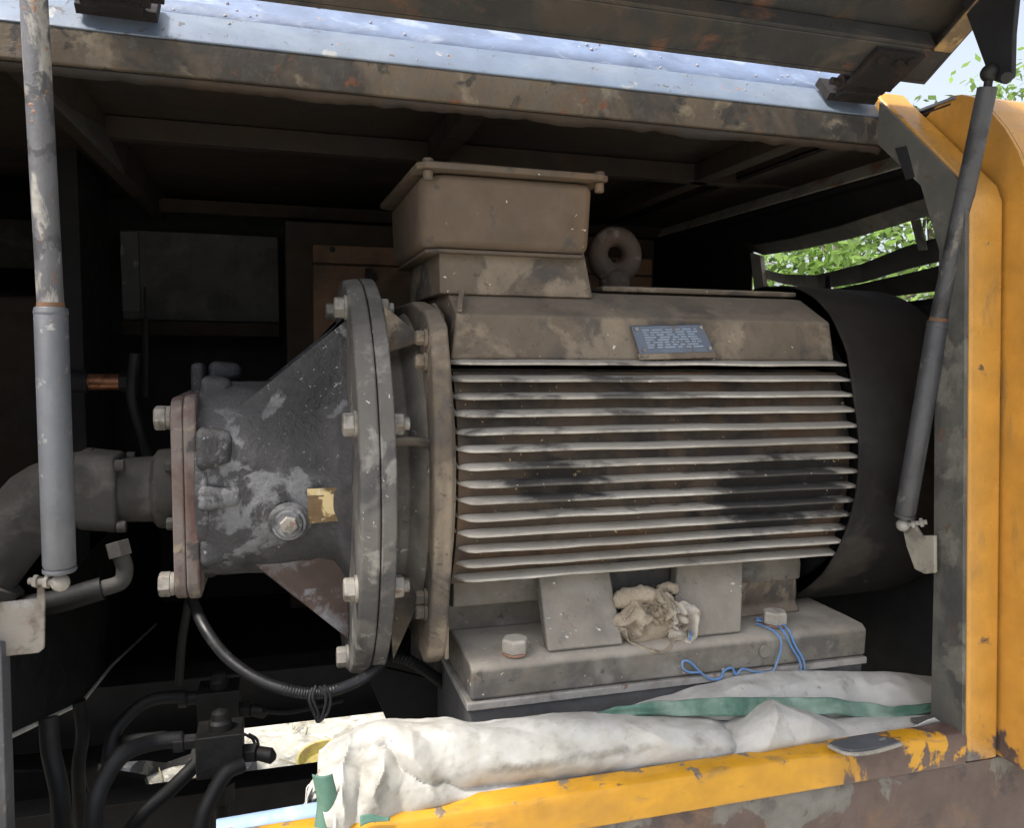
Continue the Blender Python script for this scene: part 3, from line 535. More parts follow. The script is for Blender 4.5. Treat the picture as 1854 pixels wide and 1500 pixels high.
# name plate
a, b, c_, d_ = at(1140, 590, 1.100), at(1268, 587, 1.100), at(1290, 636, 1.088), at(1156, 640, 1.088)
mb = MB(); mb.prism([a, b, c_, d_], (0, -.006, -.001)); npl = Q('nameplate', mb, m_name, .001)
mb = MB(); nn = (b-a).cross(d_-a).normalized(); nn = nn if nn.y < 0 else -nn
def np_(s, t): return (a*(1-s)+b*s)*(1-t)+(d_*(1-s)+c_*s)*t + Vector((0, -.0063, -.001)) + nn*.0006
random.seed(11)
for r_ in range(8):
    s = .12
    while s < .85:
        l = random.uniform(.05, .16); mb.face([np_(s, .13+r_*.09), np_(min(.88, s+l), .13+r_*.09), np_(min(.88, s+l), .13+r_*.09+.05), np_(s, .13+r_*.09+.05)]); s += l+random.uniform(.015, .05)
Q('printed_lines', mb, m_print, 0, par=npl, smooth=False)
for s, t in ((.05, .12), (.95, .12), (.06, .88), (.95, .88)): mb = MB(); mb.cyl(np_(s, t), np_(s, t)+nn*.002, .0028, n=10); Q('plate_rivet', mb, m_bolt, 0, par=npl)
mb = MB(); mb.prism([at(1152, 641, 1.090), at(1292, 637, 1.090), at(1292, 648, 1.088), at(1156, 652, 1.088)], (0, -.007, 0)); Q('plate_ledge', mb, m_motor, .001)
# foot base: long plate, pads, gussets, bolts
ft = 1.104
mb = MB(); mb.prism([(.252, 1.062, 1.049), (.252, 1.060, 1.094), (.252, 1.070, ft-.003), (.252, 1.10, ft), (.252, 1.62, ft), (.252, 1.62, 1.049)], (.670, 0, 0)); 
for v in mb.bm.verts:
    if v.co.x > .9 and v.co.y < 1.1: v.co.x += .004
Q('foot_plate', mb, m_foot, .005, seg=3)
mb = MB(); mb.prism([(.245, 1.165, 1.23), (.245, 1.150, 1.185), (.245, 1.152, 1.158), (.245, 1.185, 1.150), (.245, 1.20, ft), (.245, 1.5, ft), (.245, 1.5, 1.23)], (.615, 0, 0)); Q('lower_housing', mb, m_foot, .003)
mb = MB(); mb.prism([(.64, y, z) for y, z in ((1.19, 1.225), (1.165, 1.190), (1.152, 1.155), (1.150, 1.13), (1.152, 1.118), (1.135, ft), (1.5, ft), (1.5, 1.225))], (.215, 0, 0)); Q('foot_web', mb, m_motor, .006)
for (u0, u1, ut0, ut1) in ((1000, 1126, 974, 1102), (1262, 1374, 1226, 1346)):
    g0, g1 = atz(u0, 1192, ft), atz(u1, 1166, ft); yy = 1.074
    x0_, x1_ = g0.x, g1.x; xa, xb = at(ut0, 1050, 1.128).x, at(ut1, 1040, 1.128).x
    mb = MB(); mb.hull8([(x0_, yy, ft+.0005), (x1_, yy, ft+.0005), (x1_, yy+.022, ft+.0005), (x0_, yy+.022, ft+.0005)], [(xa, 1.128, 1.215), (xb, 1.128, 1.215), (xb, 1.152, 1.215), (xa, 1.152, 1.215)])
    Q('foot_gusset', mb, m_foot, .004, seg=3)
for (u, v) in ((932, 1184), (1402, 1132)):
    p = atz(u, v, ft); mb = MB(); mb.cyl(p, p+Vector((0, 0, .004)), .0185, n=24); mb.build('washer', mat('rusty_washer', (.30, .17, .12), .8, [L(.7, (.16, .09, .06), 60, .5, .6)]), mot, bevel=.001)
    mb = MB(); mb.hexhead(p+Vector((0, 0, .0042)), (0, 0, 1), .0205, .020, ph=.35); Q('foot_bolt', mb, m_fin, .0015)
mb = MB(); p = at(1383, 1180, 1.06); mb.cyl(p, p+Vector((0, -.004, 0)), .010, n=16); Q('foot_plug', mb, m_foot, .001)
# fan cowl
mb = MB(); cy, cz, cr = 1.319, 1.377, .297
mb.lathe((.862, cy, cz), (1, 0, 0), [(0, cr), (.004, cr), (.02, cr), (.12, cr), (.23, cr-.002), (.262, cr-.02), (.275, cr-.06), (.277, .02)], 96, cap=False)
for v in mb.bm.verts:   # the sheet swells where it laps over the shoulder
    a = math.atan2(v.co.z-cz, cy-v.co.y)
    if .35 < a < 1.4 and v.co.x < 1.1: k = 1+.075*math.sin((a-.35)/1.05*PI)*(1-max(0, v.co.x-.88)/.25); v.co.y = cy+(v.co.y-cy)*k; v.co.z = cz+(v.co.z-cz)*k
for v in mb.bm.verts:   # edge is cut away above and below as in sheet metal
    if v.co.x < .875:
        a = math.atan2(v.co.z-cz, cy-v.co.y); v.co.x += .0015*noise.noise(v.co*30)+.05*max(0, a-1.3)
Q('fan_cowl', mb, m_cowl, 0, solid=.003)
mb = MB(); mb.box(1.0, 1.008, cy-.29, cy+.29, cz-.29, cz+.29) if False else mb.lathe((.885, cy, cz), (1, 0, 0), [(0, .262), (.01, .262)], 48); Q('cowl_backing', mb, m_black, 0)
for (u, v) in ((1560, 610), (1618, 610), (1570, 1055)):
    p = at(u, v, 1.12); mb = MB(); d_ = (p-Vector((p.x, cy, cz))).normalized(); q = Vector((p.x, cy, cz))+d_*cr; mb.lathe(q, d_, [(0, .007), (.003, .005), (.004, .001)], 12); Q('cowl_screw', mb, m_cowl, 0)

# ================================================================ pump adapter (bell housing)
ad = empty('pump_adapter', 'oil stained gray cast iron bell housing bolted to the motor flange', 'bell housing')
FY, FZ, FR = 1.345, 1.340, .325
def A(name, mb, m=m_gray, bevel=.002, par=None, **k): return mb.build(name, m, par or ad, bevel=bevel, **k)
mb = MB(); mb.lathe((.1225, FY, FZ), (1, 0, 0), [(0, FR), (.0205, FR)], 110); A('motor_side_flange', mb, m_flange, .003)
mb = MB(); mb.lathe((.095, FY, FZ), (1, 0, 0), [(0, FR-.004), (.0265, FR)], 110); A('adapter_flange', mb, m_flange, .005, seg=3)
mb = MB(); mb.lathe((-.118, FY, 1.343), (1, 0, 0), [(0, .150), (.03, .152), (.08, .152), (.13, .155), (.17, .160), (.195, .172), (.214, .195)], 96); 
prf = [(0, .150), (.03, .152), (.08, .152), (.13, .155), (.17, .160), (.195, .172), (.214, .195)]; fine = []
for (d0, r0), (d1, r1) in zip(prf, prf[1:]):
    for k in range(8): fine.append((d0+(d1-d0)*k/8, r0+(r1-r0)*k/8))
fine.append(prf[-1]); mb = MB(); mb.lathe((-.118, FY, 1.343), (1, 0, 0), fine, 150)
for v in mb.bm.verts:
    c_, s_ = v.co.y-FY, v.co.z-1.343; rr = math.hypot(c_, s_)
    if rr < 1e-4: continue
    k = max(0, min(1, (.07-v.co.x)/.08)); p_ = 2+.7*k; q = 1/((abs(c_/rr)**p_+abs(s_/rr)**p_)**(1/p_))
    q += .010*noise.noise(v.co*22)+.006*noise.noise(v.co*70)+.02*max(0, noise.noise(v.co*14+Vector((3, 1, 7)))-.15)
    v.co.y = FY+c_*q; v.co.z = 1.343+s_*q
A('casing', mb, m_gray, 0)
# triangular webs
for (y, sg) in ((1.228, 1), (1.46, 1)):
    p1, p2 = at(455, 720, 1.215), at(630, 578, 1.215)
    sl_ = (p2.z-p1.z)/(p2.x-p1.x); p1 = Vector((p1.x-.045, 0, p1.z-.045*sl_)); a = [(p1.x, y, p1.z), (p2.x, y, p2.z), (.096, y, p2.z+.004), (.096, y, 1.34), (p1.x, y, 1.40)]
    mb = MB(); mb.prism(a, (0, .012, 0)); A('gusset_web', mb, m_gray, .003)
    p1, p2 = at(440, 1018, 1.215), at(645, 1165, 1.215)
    a = [(p1.x, y, p1.z+.004), (.096, y, p2.z), (.096, y, 1.34), (p1.x, y, 1.30)]
    mb = MB(); mb.prism(a[::-1], (0, .012, 0)); A('gusset_web', mb, mat('stained_lower_web', (.16, .15, .155), .55, [L(.95, (.075, .045, .035), 9, .47, .54, dist=1, bias=(0, .08, -.02, .10)), L(.7, (.24, .24, .26), 20, .56, .62)], bump=(90, .4)) if y < 1.3 else m_gray, .003)
# motor side webs
for (pa, pb, pc) in (((695, 552), (757, 604), (700, 640)), ((712, 1195), (782, 1040), (700, 1050))):
    a, b, c_ = at(*pa, 1.15), at(*pb, 1.15), at(*pc, 1.15); mb = MB(); mb.prism([a, b, Vector((b.x, 1.15, (b.z+c_.z)/2)), c_], (0, .014, 0)); A('shield_web', mb, m_motor, .003)
mb = MB(); mb.tube([at(712, 800, 1.07), at(750, 800, 1.075), at(786, 806, 1.09)], .0065, 10, 4); A('cast_lug', mb, m_motor, .0)
# casing front flange with bosses
def rrect(cy_, cz_, hw, hh, r, n=6):
    out = []
    for (sx, sz, a0) in ((1, 1, 0), (-1, 1, 90), (-1, -1, 180), (1, -1, 270)):
        for k in range(n+1):
            a = math.radians(a0+90*k/n); out.append((cy_+sx*(hw-r)+r*math.cos(a), cz_+sz*(hh-r)+r*math.sin(a)))
    return out
mb = MB(); mb.lathe((-.122, FY, 1.34), (1, 0, 0), [(0, .158), (.016, .158), (.02, .150)], 80); A('casing_rim', mb, m_gray, .004)
mb = MB(); mb.prism([(-.136, y, z) for y, z in rrect(FY-.005, 1.330, .140, .150, .03)], (.018, 0, 0)); mb.jitter(.001, 25); A('end_plate', mb, m_rustplate, .004, seg=3)
mb = MB(); mb.prism([(-.153, y, z) for y, z in rrect(FY-.005, 1.329, .138, .148, .03)], (.0165, 0, 0)); A('pump_plate', mb, m_rustplate, .003)
for (u, v, Y, lx, ly, lz) in ((406, 815, 1.178, .048, .05, .050), (410, 905, 1.176, .060, .05, .030), (424, 704, 1.262, .044, .05, .030), (405, 674, 1.40, .052, .05, .028), (418, 1000, 1.20, .042, .06, .040)):
    p = at(u, v, Y); x0 = -.118; mb = MB()
    mb.hull8([(x0, p.y-.004, p.z-lz*.6), (x0, p.y-.004, p.z+lz*.6), (x0, p.y+ly, p.z+lz*.7), (x0, p.y+ly, p.z-lz*.7)], [(x0+lx, p.y+.012, p.z-lz*.45), (x0+lx, p.y+.012, p.z+lz*.45), (x0+lx, p.y+ly, p.z+lz*.5), (x0+lx, p.y+ly, p.z-lz*.5)])
    A('boss', mb, m_gray, .012, seg=4)
mb = MB(); p = at(368, 690, 1.40); mb.box(-.142, -.122, p.y-.03, p.y+.03, 1.45, p.z+.03); A('rear_ear', mb, m_gray, .008, seg=3)
mb = MB(); p = at(523, 950, 1.17); mb.lathe((p.x, 1.185, p.z), (0, -1, 0), [(0, .030), (.008, .0245), (.013, .0245), (.0135, .020), (.018, .019)], 32); pg = A('drain_plug', mb, m_gray, .001)
mb = MB(); mb.hexhead((p.x, 1.167, p.z), (0, -1, 0), .0135, .009); A('plug_hex', mb, m_bolt, .001, par=pg)
a = [at(556, 884, 1.186), at(622, 880, 1.186), at(623, 941, 1.186), at(558, 949, 1.186)]
a = [Vector((p.x, FY-math.sqrt(max(.0, (.166+.12*max(0, p.x-.05))**2-(p.z-1.343)**2))-.001, p.z)) for p in a]; 
mb = MB(); mb.prism(a, (0, -.0015, 0)); lab = A('label_plate', mb, m_label, .0005)
mb = MB()
for (s, t, w_) in ((.1, .55, .12), (.1, .65, .22), (.1, .75, .16), (.14, .2, .3)):
    q = lambda s, t: (a[0]*(1-s)+a[1]*s)*(1-t)+(a[3]*(1-s)+a[2]*s)*t + Vector((0, -.0019, 0))
    mb.face([q(s, t), q(s+w_, t), q(s+w_, t+.04), q(s, t+.04)])
A('label_print', mb, mat('brown_print', (.16, .09, .04), .6), 0, par=lab, smooth=False)
# flange bolts: heads left, nuts right
for dg in (22.5, -22.5, 67.5, -67.5, 112.5, -112.5, 157.5, -157.5):
    a_ = math.radians(dg-1); y, z = FY-.296*math.cos(a_), FZ+.296*math.sin(a_)
    mb = MB(); mb.cyl((.096, y, z), (.091, y, z), .019, n=24); mb.hexhead((.0912, y, z), (-1, 0, 0), .0165, .015, ph=.3); A('flange_bolt', mb, m_bolt, .001)
    mb = MB(); mb.hexhead((.1422, y, z), (1, 0, 0), .0165, .016, ph=.5); mb.cyl((.158, y, z), (.166, y, z), .009, n=14); A('flange_nut', mb, m_bolt, .001)
for (u, v) in ((300, 757), (306, 1058)):
    p = at(u, v, 1.225); mb = MB(); mb.cyl((-.1535, p.y, p.z), (-.160, p.y, p.z), .017, n=24); mb.hexhead((-.1602, p.y, p.z), (-1, 0, 0), .0185, .016, ph=.35); A('plate_bolt', mb, m_bolt, .001)
# ================================================================ hydraulic pump port and suction elbow
pm = empty('suction_elbow', 'dusty gray pipe elbow bolted to the rear of the bell housing', 'pipe elbow')
def E_(name, mb, m=m_pump, bevel=.002, **k): return mb.build(name, m, pm, bevel=bevel, **k)
mb = MB(); mb.lathe((-.235, 1.30, 1.333), (1, 0, 0), [(0, .048), (.045, .050), (.052, .060), (.08, .062)], 48); E_('port_neck', mb)
mb = MB(); mb.prism([(-.288, y, z) for y, z in rrect(1.29, 1.333, .052, .056, .02)], (.055, 0, 0)); 
for v in mb.bm.verts:
    if v.co.x < -.27: v.co.z += .008; v.co.y -= .0
E_('elbow_flange', mb, m_pump, .006, seg=3)
mb = MB(); mb.tube([(-.27, 1.30, 1.345), (-.30, 1.30, 1.342), (-.345, 1.29, 1.32), (-.385, 1.275, 1.27), (-.43, 1.26, 1.20), (-.47, 1.25, 1.13)], lambda t: .052-.006*t, 36, 16); mb.jitter(.004, 18); mb.jitter(.0012, 60); E_('elbow', mb, m_pump, 0)
p = at(30, 1010, 1.255); mb = MB(); dd = (Vector((-.43, 1.26, 1.20))-Vector((-.385, 1.275, 1.27))).normalized()
mb.lathe(Vector((-.412, 1.265, 1.228)), dd, [(0, .050), (.002, .062), (.022, .062), (.024, .050)], 36); mb.lathe(Vector((-.412, 1.265, 1.228))+dd*.03, dd, [(0, .058), (.012, .058)], 36); E_('pipe_collar', mb, m_pump, .001)
for (y, z) in ((1.245, 1.378), (1.245, 1.288), (1.335, 1.378), (1.335, 1.288)):
    mb = MB(); mb.cyl((-.233, y, z), (-.221, y, z), .0085, n=20); E_('cap_screw', mb, m_pump, .001)
for v in (845, 950):
    p = at(292, v, 1.24); mb = MB(); mb.hexhead((-.154, p.y, p.z), (-1, 0, 0), .010, .012); E_('small_bolt', mb, m_pump, .001)
# small return fitting with hose
rf = empty('return_hose', 'short hose with hex elbow fitting under the suction elbow', 'hose')
p = at(212, 995, 1.22); mb = MB(); mb.lathe(p+Vector((.0, 0, .011)), (.25, -.2, -1), [(0, .017), (.022, .017)], 6); mb.build('hex_fitting', m_pump, rf, bevel=.001)
mb = MB(); mb.tube([at(218, 1005, 1.22), at(226, 1030, 1.22), at(218, 1055, 1.22), at(180, 1068, 1.22)], .0115, 14, 6); mb.build('bent_pipe', m_pump, rf)
mb = MB(); mb.tube([at(186, 1066, 1.22), at(165, 1072, 1.22), at(110, 1088, 1.23), at(40, 1100, 1.25)], .0165, 14, 6); mb.build('hose_body', m_hose, rf)
cp = empty('pipe_fitting', 'worn copper colored fitting in the dark behind the left strut', 'fitting')
p, q = at(160, 692, 1.7), at(217, 692, 1.7); mb = MB(); mb.cyl(p, q, .016, n=20); mb.build('copper_sleeve', m_copper, cp)
mb = MB(); mb.cyl(at(110, 690, 1.7), p, .022, n=20); mb.build('adapter_body', m_black, cp, bevel=.001)
mb = MB(); mb.lathe(q, (1, 0, 0), [(0, .02), (.02, .02)], 6); mb.build('end_nut', m_black, cp, bevel=.001)
# thin rod with bright tip
rod = MB(); rod.tube([at(262, 520, 2.0), at(264, 600, 2.0), at(264, 720, 2.0)], lambda t: .002 if t < .4 else .008, 8, 6); tag(rod.build('control_cable', m_hose), 'thin vertical cable with a pale tip behind the bell housing', 'cable')

# ================================================================ hoses and conduits
def hose(px, r, m, label, cat='hose', name='hydraulic_hose', group=None, ridge=0, sub=10, n=12):
    mb = MB(); mb.tube([at(*p) for p in px], r*(1 if ridge else .86), n, sub, ridge=ridge); return tag(mb.build(name, m), label, cat, group)
hose([(335, 1060, 1.3), (350, 1092, 1.25), (372, 1140, 1.2), (412, 1192, 1.17), (470, 1232, 1.14), (530, 1252, 1.12), (580, 1256, 1.12), (640, 1238, 1.13), (690, 1204, 1.16), (712, 1170, 1.22)], .0082, m_rubber, 'glossy black ribbed conduit sagging under the bell housing', 'conduit', 'ribbed_conduit', 'black ribbed conduits under the motor', .05, 22)
hose([(690, 1190, 1.25), (730, 1192, 1.25), (780, 1222, 1.26), (830, 1262, 1.28), (880, 1310, 1.3)], .0095, m_hose, 'dull ribbed conduit running down to the motor base corner', 'conduit', 'ribbed_conduit', 'black ribbed conduits under the motor', .07, 16)
tie = empty('cable_tie', 'black looped cable ties hanging from the sagging conduit', 'cable tie')
for (a, b) in (((560, 1250), (592, 1252)), ((566, 1246), (600, 1250))):
    mb = MB(); mb.tube([at(a[0]+6, a[1]-4, 1.105), at(a[0], a[1]+18, 1.10), at(a[0]+10, a[1]+45, 1.10), at(576, 1308, 1.10), at(b[0]-6, 1290, 1.10), at(b[0]-2, b[1]+10, 1.10), at(b[0]-14, b[1]-8, 1.10)], .0022, 8, 6); mb.build('tie_loop', m_rubber, tie)
HG = 'hydraulic hoses in the dark lower left of the bay'
hose([(330, 1340, 1.15), (280, 1345, 1.15), (225, 1365, 1.12), (190, 1410, 1.10), (172, 1460, 1.08), (165, 1560, 1.06)], .0135, m_hose, 'curved hose leaving the front valve block toward the left', group=HG)
hose([(330, 1262, 1.35), (270, 1270, 1.33), (220, 1310, 1.3), (200, 1350, 1.28), (195, 1385, 1.27)], .0115, m_hose, 'curved hose leaving the rear valve block toward the left', group=HG)
hose([(440, 1385, 1.10), (410, 1400, 1.09), (385, 1440, 1.08), (368, 1480, 1.07), (360, 1540, 1.06)], .0125, m_hose, 'hose bending down in front of the front valve block', group=HG)
hose([(355, 1385, 1.2), (310, 1430, 1.18), (260, 1475, 1.16), (220, 1530, 1.15)], .0125, m_hose, 'hose slanting down left behind the front valve block', group=HG)
hose([(88, 1300, 1.12), (92, 1360, 1.11), (108, 1440, 1.10), (112, 1540, 1.10)], .0135, m_hose, 'vertical hose below the divider plate nearest the left edge', group=HG)
hose([(143, 1270, 1.3), (150, 1330, 1.3), (142, 1400, 1.3), (148, 1540, 1.3)], .011, m_hose, 'vertical hose below the kink of the divider plate', group=HG)
hose([(342, 1090, 1.3), (330, 1160, 1.32), (324, 1240, 1.34)], .008, m_hose, 'thin hose hanging straight down from the rusty mount plate', group=HG)
hose([(245, 640, 1.6), (240, 720, 1.6), (262, 800, 1.55), (275, 850, 1.45)], .012, m_hose, 'dark hose rising behind the suction elbow', group=HG)
hose([(440, 1280, 1.4), (520, 1290, 1.42), (620, 1268, 1.45)], .006, m_hose, 'thin dark hose running right from the rear valve block', group=HG)
hose([(300, 1335, 1.25), (250, 1340, 1.27), (215, 1345, 1.3)], .010, m_hose, 'short dark hose between the two curved hoses', group=HG)
def valve(label, u, v, Y, w_, h_, extra):
    e = empty('valve_block', label, 'valve block', 'steel valve blocks'); c = at(u, v, Y); hw, hh = w_/2, h_/2
    MB().box(c.x-hw, c.x+hw, Y, Y+w_*.9, c.z-hh, c.z+hh).build('block', m_valve, e, bevel=.002)
    mb = MB(); mb.lathe((c.x, Y+w_*.4, c.z+hh), (0, 0, 1), [(0, .016), (.01, .016), (.014, .012), (.024, .011), (.028, .004)], 18); mb.build('cap_nut', m_valve, e)
    mb = MB(); mb.lathe((c.x+hw, Y+.02, c.z-hh*.3), (1, -.3, .1), [(0, .014), (.02, .014)], 6); mb.lathe((c.x+hw+.02, Y+.015, c.z-hh*.3), (1, -.3, -.2), [(0, .010), (.02, .011), (.026, .004)], 12); mb.build('side_fitting', m_valve, e, bevel=.001)
    mb = MB(); mb.lathe((c.x, Y+w_*.4, c.z-hh), (0, 0, -1), [(0, .014), (.02, .014)], 6); mb.lathe((c.x, Y+w_*.4, c.z-hh-.02), (0, 0, -1), [(0, .019), (.026, .019)], 6); mb.lathe((c.x, Y+w_*.4, c.z-hh-.046), (0, 0, -1), [(0, .012), (.12, .012)], 12); mb.build('lower_fitting', m_valve, e, bevel=.001)
    mb = MB(); mb.lathe((c.x-hw, Y+.02, c.z+hh*.6), (-1, 0, 0), [(0, .011), (.016, .011), (.0165, .014), (.03, .014)], 6 if extra else 14); mb.build('hose_fitting', m_valve, e, bevel=.001); return e
valve('front steel valve block with a shiny cap nut, near the ground gap', 397, 1372, 1.13, .062, .060, 1)
valve('rear dark valve block above and behind the front one', 395, 1290, 1.36, .066, .066, 0)
mb = MB()
for k in range(2): mb.tube([at(442+k*8, 1330, 1.2), at(458+k*7, 1340, 1.2), at(462+k*5, 1360, 1.2), at(448+k*6, 1372, 1.2)], .0022, 8, 6)
tag(mb.build('wire_loop', m_rubber), 'small black wire loops beside the front valve block', 'wire')

# ================================================================ gloves wedged between gussets
gl = empty('work_gloves', 'crumpled dirty cotton work gloves wedged between the two motor foot gussets', 'gloves')
def ridged_(p): return 1-abs(noise.noise(p))*2.6
def finger(px, r0, r1, name='finger'):
    mb = MB(); mb.tube([at(*p) for p in px], lambda t: (r0+(r1-r0)*t)*(1-.55*max(0, (t-.85)/.15)**2)*(1-.3*max(0, (.1-t)/.1)), 26, 14, wob=.0015)
    for v in mb.bm.verts:
        n_ = noise.noise_vector(v.co*55); q_ = v.co.copy(); v.co += n_*.003 + noise.noise_vector(q_*180)*.0011; v.co.y -= .0035*ridged_(Vector((q_.x*70+q_.z*30, q_.y*20, q_.z*38))); v.co.z += .0018*ridged_(Vector((q_.x*90-q_.z*60, 3, q_.z*40)))
    return mb.build(name, m_glove, gl, subsurf=1)
finger([(1112, 1092, 1.107), (1140, 1082, 1.097), (1172, 1078, 1.092), (1196, 1100, 1.097)], .0155, .0135)
finger([(1205, 1078, 1.102), (1202, 1100, 1.087), (1210, 1122, 1.082)], .012, .015)
finger([(1190, 1072, 1.112), (1208, 1064, 1.107), (1226, 1066, 1.102)], .009, .010)
def crumple(name, u0, v0, ru, rv, Y, depth, seed, m, rot=0):
    def fn(s, t):
        a = 2*PI*s; q = t; rad = 1+.35*noise.noise(Vector((math.cos(a)*1.3, math.sin(a)*1.3, seed)))+.05*noise.noise(Vector((math.cos(a)*4, math.sin(a)*4, seed)))
        x, y = math.cos(a)*q*rad, math.sin(a)*q*rad; xr, yr = x*math.cos(rot)-y*math.sin(rot), x*math.sin(rot)+y*math.cos(rot)
        c = at(u0+ru*x, v0-rv*y, Y); h_ = depth*(1-q**3)
        w_ = Vector((xr*1.1+.5*noise.noise(Vector((xr*2, yr*2, seed+3))), yr*.9+.5*noise.noise(Vector((yr*2, xr*2, seed+7))), seed))
        f1 = abs(noise.noise(w_*1.25)); f2 = abs(noise.noise(w_*2.3+Vector((5, 1, 2)))); f3 = noise.noise(Vector((xr*30, yr*30, seed)))
        d = h_ + (.040*(.26-f1) + .015*(.22-f2))*(1-q**6) + .0006*f3
        return c + Vector((0, -d, 0)) + Vector((noise.noise(w_*2), 0, noise.noise(w_*2+Vector((9, 9, 9)))))*.007
    mb = MB(); mb.grid(fn, 110, 40); bmesh.ops.remove_doubles(mb.bm, verts=mb.bm.verts, dist=2e-5); return mb.build(name, m, gl, solid=.002)
crumple('palm_fold', 1162, 1122, 44, 44, 1.092, .012, 2.3, m_glove, .6)
crumple('thumb_fold', 1196, 1098, 26, 36, 1.090, .012, 7.1, m_glove, -.4)
m_pale = mat('faded_glove_cotton', (.50, .46, .40), .95, [L(.6, (.22, .18, .14), 30, .5, .64)], bump=(420, .6), spec=.2)
crumple('wrist_fold', 1232, 1122, 30, 40, 1.084, .008, 11.4, m_pale, .9)
def cuff(s, t):
    a0 = PI*(.05+.95*s); c = at(1186, 1136, 1.076); rx = .052; rz = .036
    p = c + Vector((-math.cos(a0)*rx, -.010+.028*t+.008*math.sin(a0*3), -math.sin(a0)*rz*(1-.12*t)+.002)); return p + noise.noise_vector(p*45)*.005
mb = MB(); mb.grid(cuff, 36, 8); mb.build('cuff', m_glove, gl, solid=.003, subsurf=1)
def palm(s, t):
    a = at(1118, 1100, 1.112); b = at(1232, 1085, 1.112); c = at(1150, 1160, 1.092); p = a+(b-a)*s+(c-a)*t; p.y += -.018*math.sin(PI*s)*math.sin(PI*t); return p+noise.noise_vector(p*30)*.008
mb = MB(); mb.grid(palm, 24, 24); mb.build('palm', m_glove, gl, solid=.004, subsurf=1)

mb = MB(); rr_ = random.Random(5)
for i in range(170):
    p = at(rr_.uniform(1118, 1255), rr_.uniform(1070, 1165), rr_.uniform(1.062, 1.085)); d = Vector((rr_.gauss(0, 1), rr_.gauss(-.6, .6), rr_.gauss(0, 1))).normalized()*rr_.uniform(.002, .006)
    mb.tube([p, p+d], .00028, 4, 1)
fz = mb.build('frayed_fibre', m_glove, gl); fz['kind'] = 'stuff'
# ================================================================ blue wires
wr = empty('blue_wire', 'loose blue wires trailing over the right end of the motor foot', 'wire')
def wp(u, v, Y): return atz(u, v, 1.1075) if Y is None else at(u, v, Y)
for px in ([(1368, 1120, None), (1400, 1124, None), (1425, 1138, None), (1440, 1170, 1.055), (1454, 1195, 1.055), (1456, 1216, 1.055), (1450, 1235, 1.055)],
           [(1369, 1124, None), (1398, 1129, None), (1418, 1143, None), (1433, 1172, 1.055), (1447, 1196, 1.055), (1450, 1216, 1.055), (1445, 1232, 1.055)],
           [(1370, 1130, None), (1396, 1140, None), (1412, 1156, 1.055), (1414, 1175, 1.055), (1407, 1198, 1.055), (1398, 1216, 1.055), (1370, 1218, 1.055), (1345, 1212, 1.055), (1332, 1222, 1.055), (1325, 1210, 1.055), (1310, 1216, 1.055), (1304, 1229, 1.055), (1285, 1230, 1.055), (1268, 1218, 1.055), (1250, 1200, 1.055), (1237, 1198, 1.055), (1236, 1210, 1.055), (1248, 1218, 1.055), (1270, 1218, 1.055)],
           [(1248, 1160, 1.055), (1251, 1150, 1.055), (1247, 1138, None)]):
    mb = MB(); mb.tube([wp(*p) for p in px], .0019, 8, 8); mb.build('strand', m_wire, wr)

# ================================================================ sack on the sill
import bisect
def interp(tbl, x):
    xs = [a[0] for a in tbl]; i = max(1, min(len(xs)-1, bisect.bisect(xs, x))); a, b = tbl[i-1], tbl[i]; f = (x-a[0])/(b[0]-a[0]); f = max(0, min(1, f)); f = f*f*(3-2*f)*.5+f*.5
    return a[1]+(b[1]-a[1])*f
sk = empty('woven_sack', 'long dirty white woven sack with a green stripe lying on the sill', 'sack')
topA = [(592, 1352), (612, 1332), (650, 1314), (720, 1300), (812, 1297), (862, 1308), (930, 1302), (1000, 1296), (1100, 1290), (1220, 1291), (1312, 1300), (1382, 1274), (1450, 1283), (1510, 1294), (1560, 1285), (1640, 1284), (1692, 1286)]
botA = [(592, 1500), (640, 1520), (700, 1500), (760, 1488), (832, 1472), (1000, 1446), (1234, 1405), (1400, 1372), (1500, 1350), (1590, 1334), (1640, 1320), (1692, 1300)]
def ridged(p, sc): return 1-abs(noise.noise(p*sc))*2
def uv2t(u, v):
    vt, vb = interp(topA, u), interp(botA, u); f_ = max(0, min(1, (vb-v)/(vb-vt))); return .66*math.asin(f_)*2/PI
FOLDS = [((650, 1325), (700, 1345), (.0045, 16)), ((700, 1345), (770, 1395), (.007, 20)), ((770, 1395), (840, 1412), (.006, 22)), ((690, 1372), (674, 1420), (.011, 13)), ((674, 1420), (700, 1478), (.010, 14)), ((690, 1372), (740, 1400), (.006, 15)), ((740, 1400), (800, 1430), (.006, 18)),
  ((630, 1330), (614, 1420), (.008, 10)), ((614, 1420), (625, 1490), (.007, 10)), ((650, 1390), (640, 1480), (-.008, 14)), ((715, 1420), (735, 1480), (-.006, 16)), ((845, 1416), (1100, 1398), (-.009, 26)), ((1100, 1398), (1240, 1388), (-.006, 24)), ((1240, 1388), (1330, 1384), (-.007, 14)), ((840, 1330), (930, 1370), (.004, 24)), ((930, 1370), (1060, 1372), (.004, 28)),
  ((880, 1312), (1000, 1340), (-.003, 20)), ((1120, 1310), (1230, 1350), (.0045, 24)), ((1310, 1302), (1322, 1350), (-.010, 16)), ((1322, 1350), (1300, 1384), (-.006, 18)), ((1385, 1280), (1372, 1330), (.008, 20)), ((1372, 1330), (1380, 1368), (.005, 22)), ((1385, 1280), (1470, 1310), (.005, 22)), ((1470, 1310), (1600, 1318), (.004, 26)), ((1500, 1298), (1540, 1330), (-.005, 18)), ((1060, 1300), (1000, 1340), (.004, 26)), ((1180, 1400), (1320, 1372), (.004, 12)), ((800, 1340), (720, 1310), (-.004, 22)), ((760, 1440), (900, 1440), (.004, 14)), ((900, 1440), (1100, 1415), (.004, 14))]
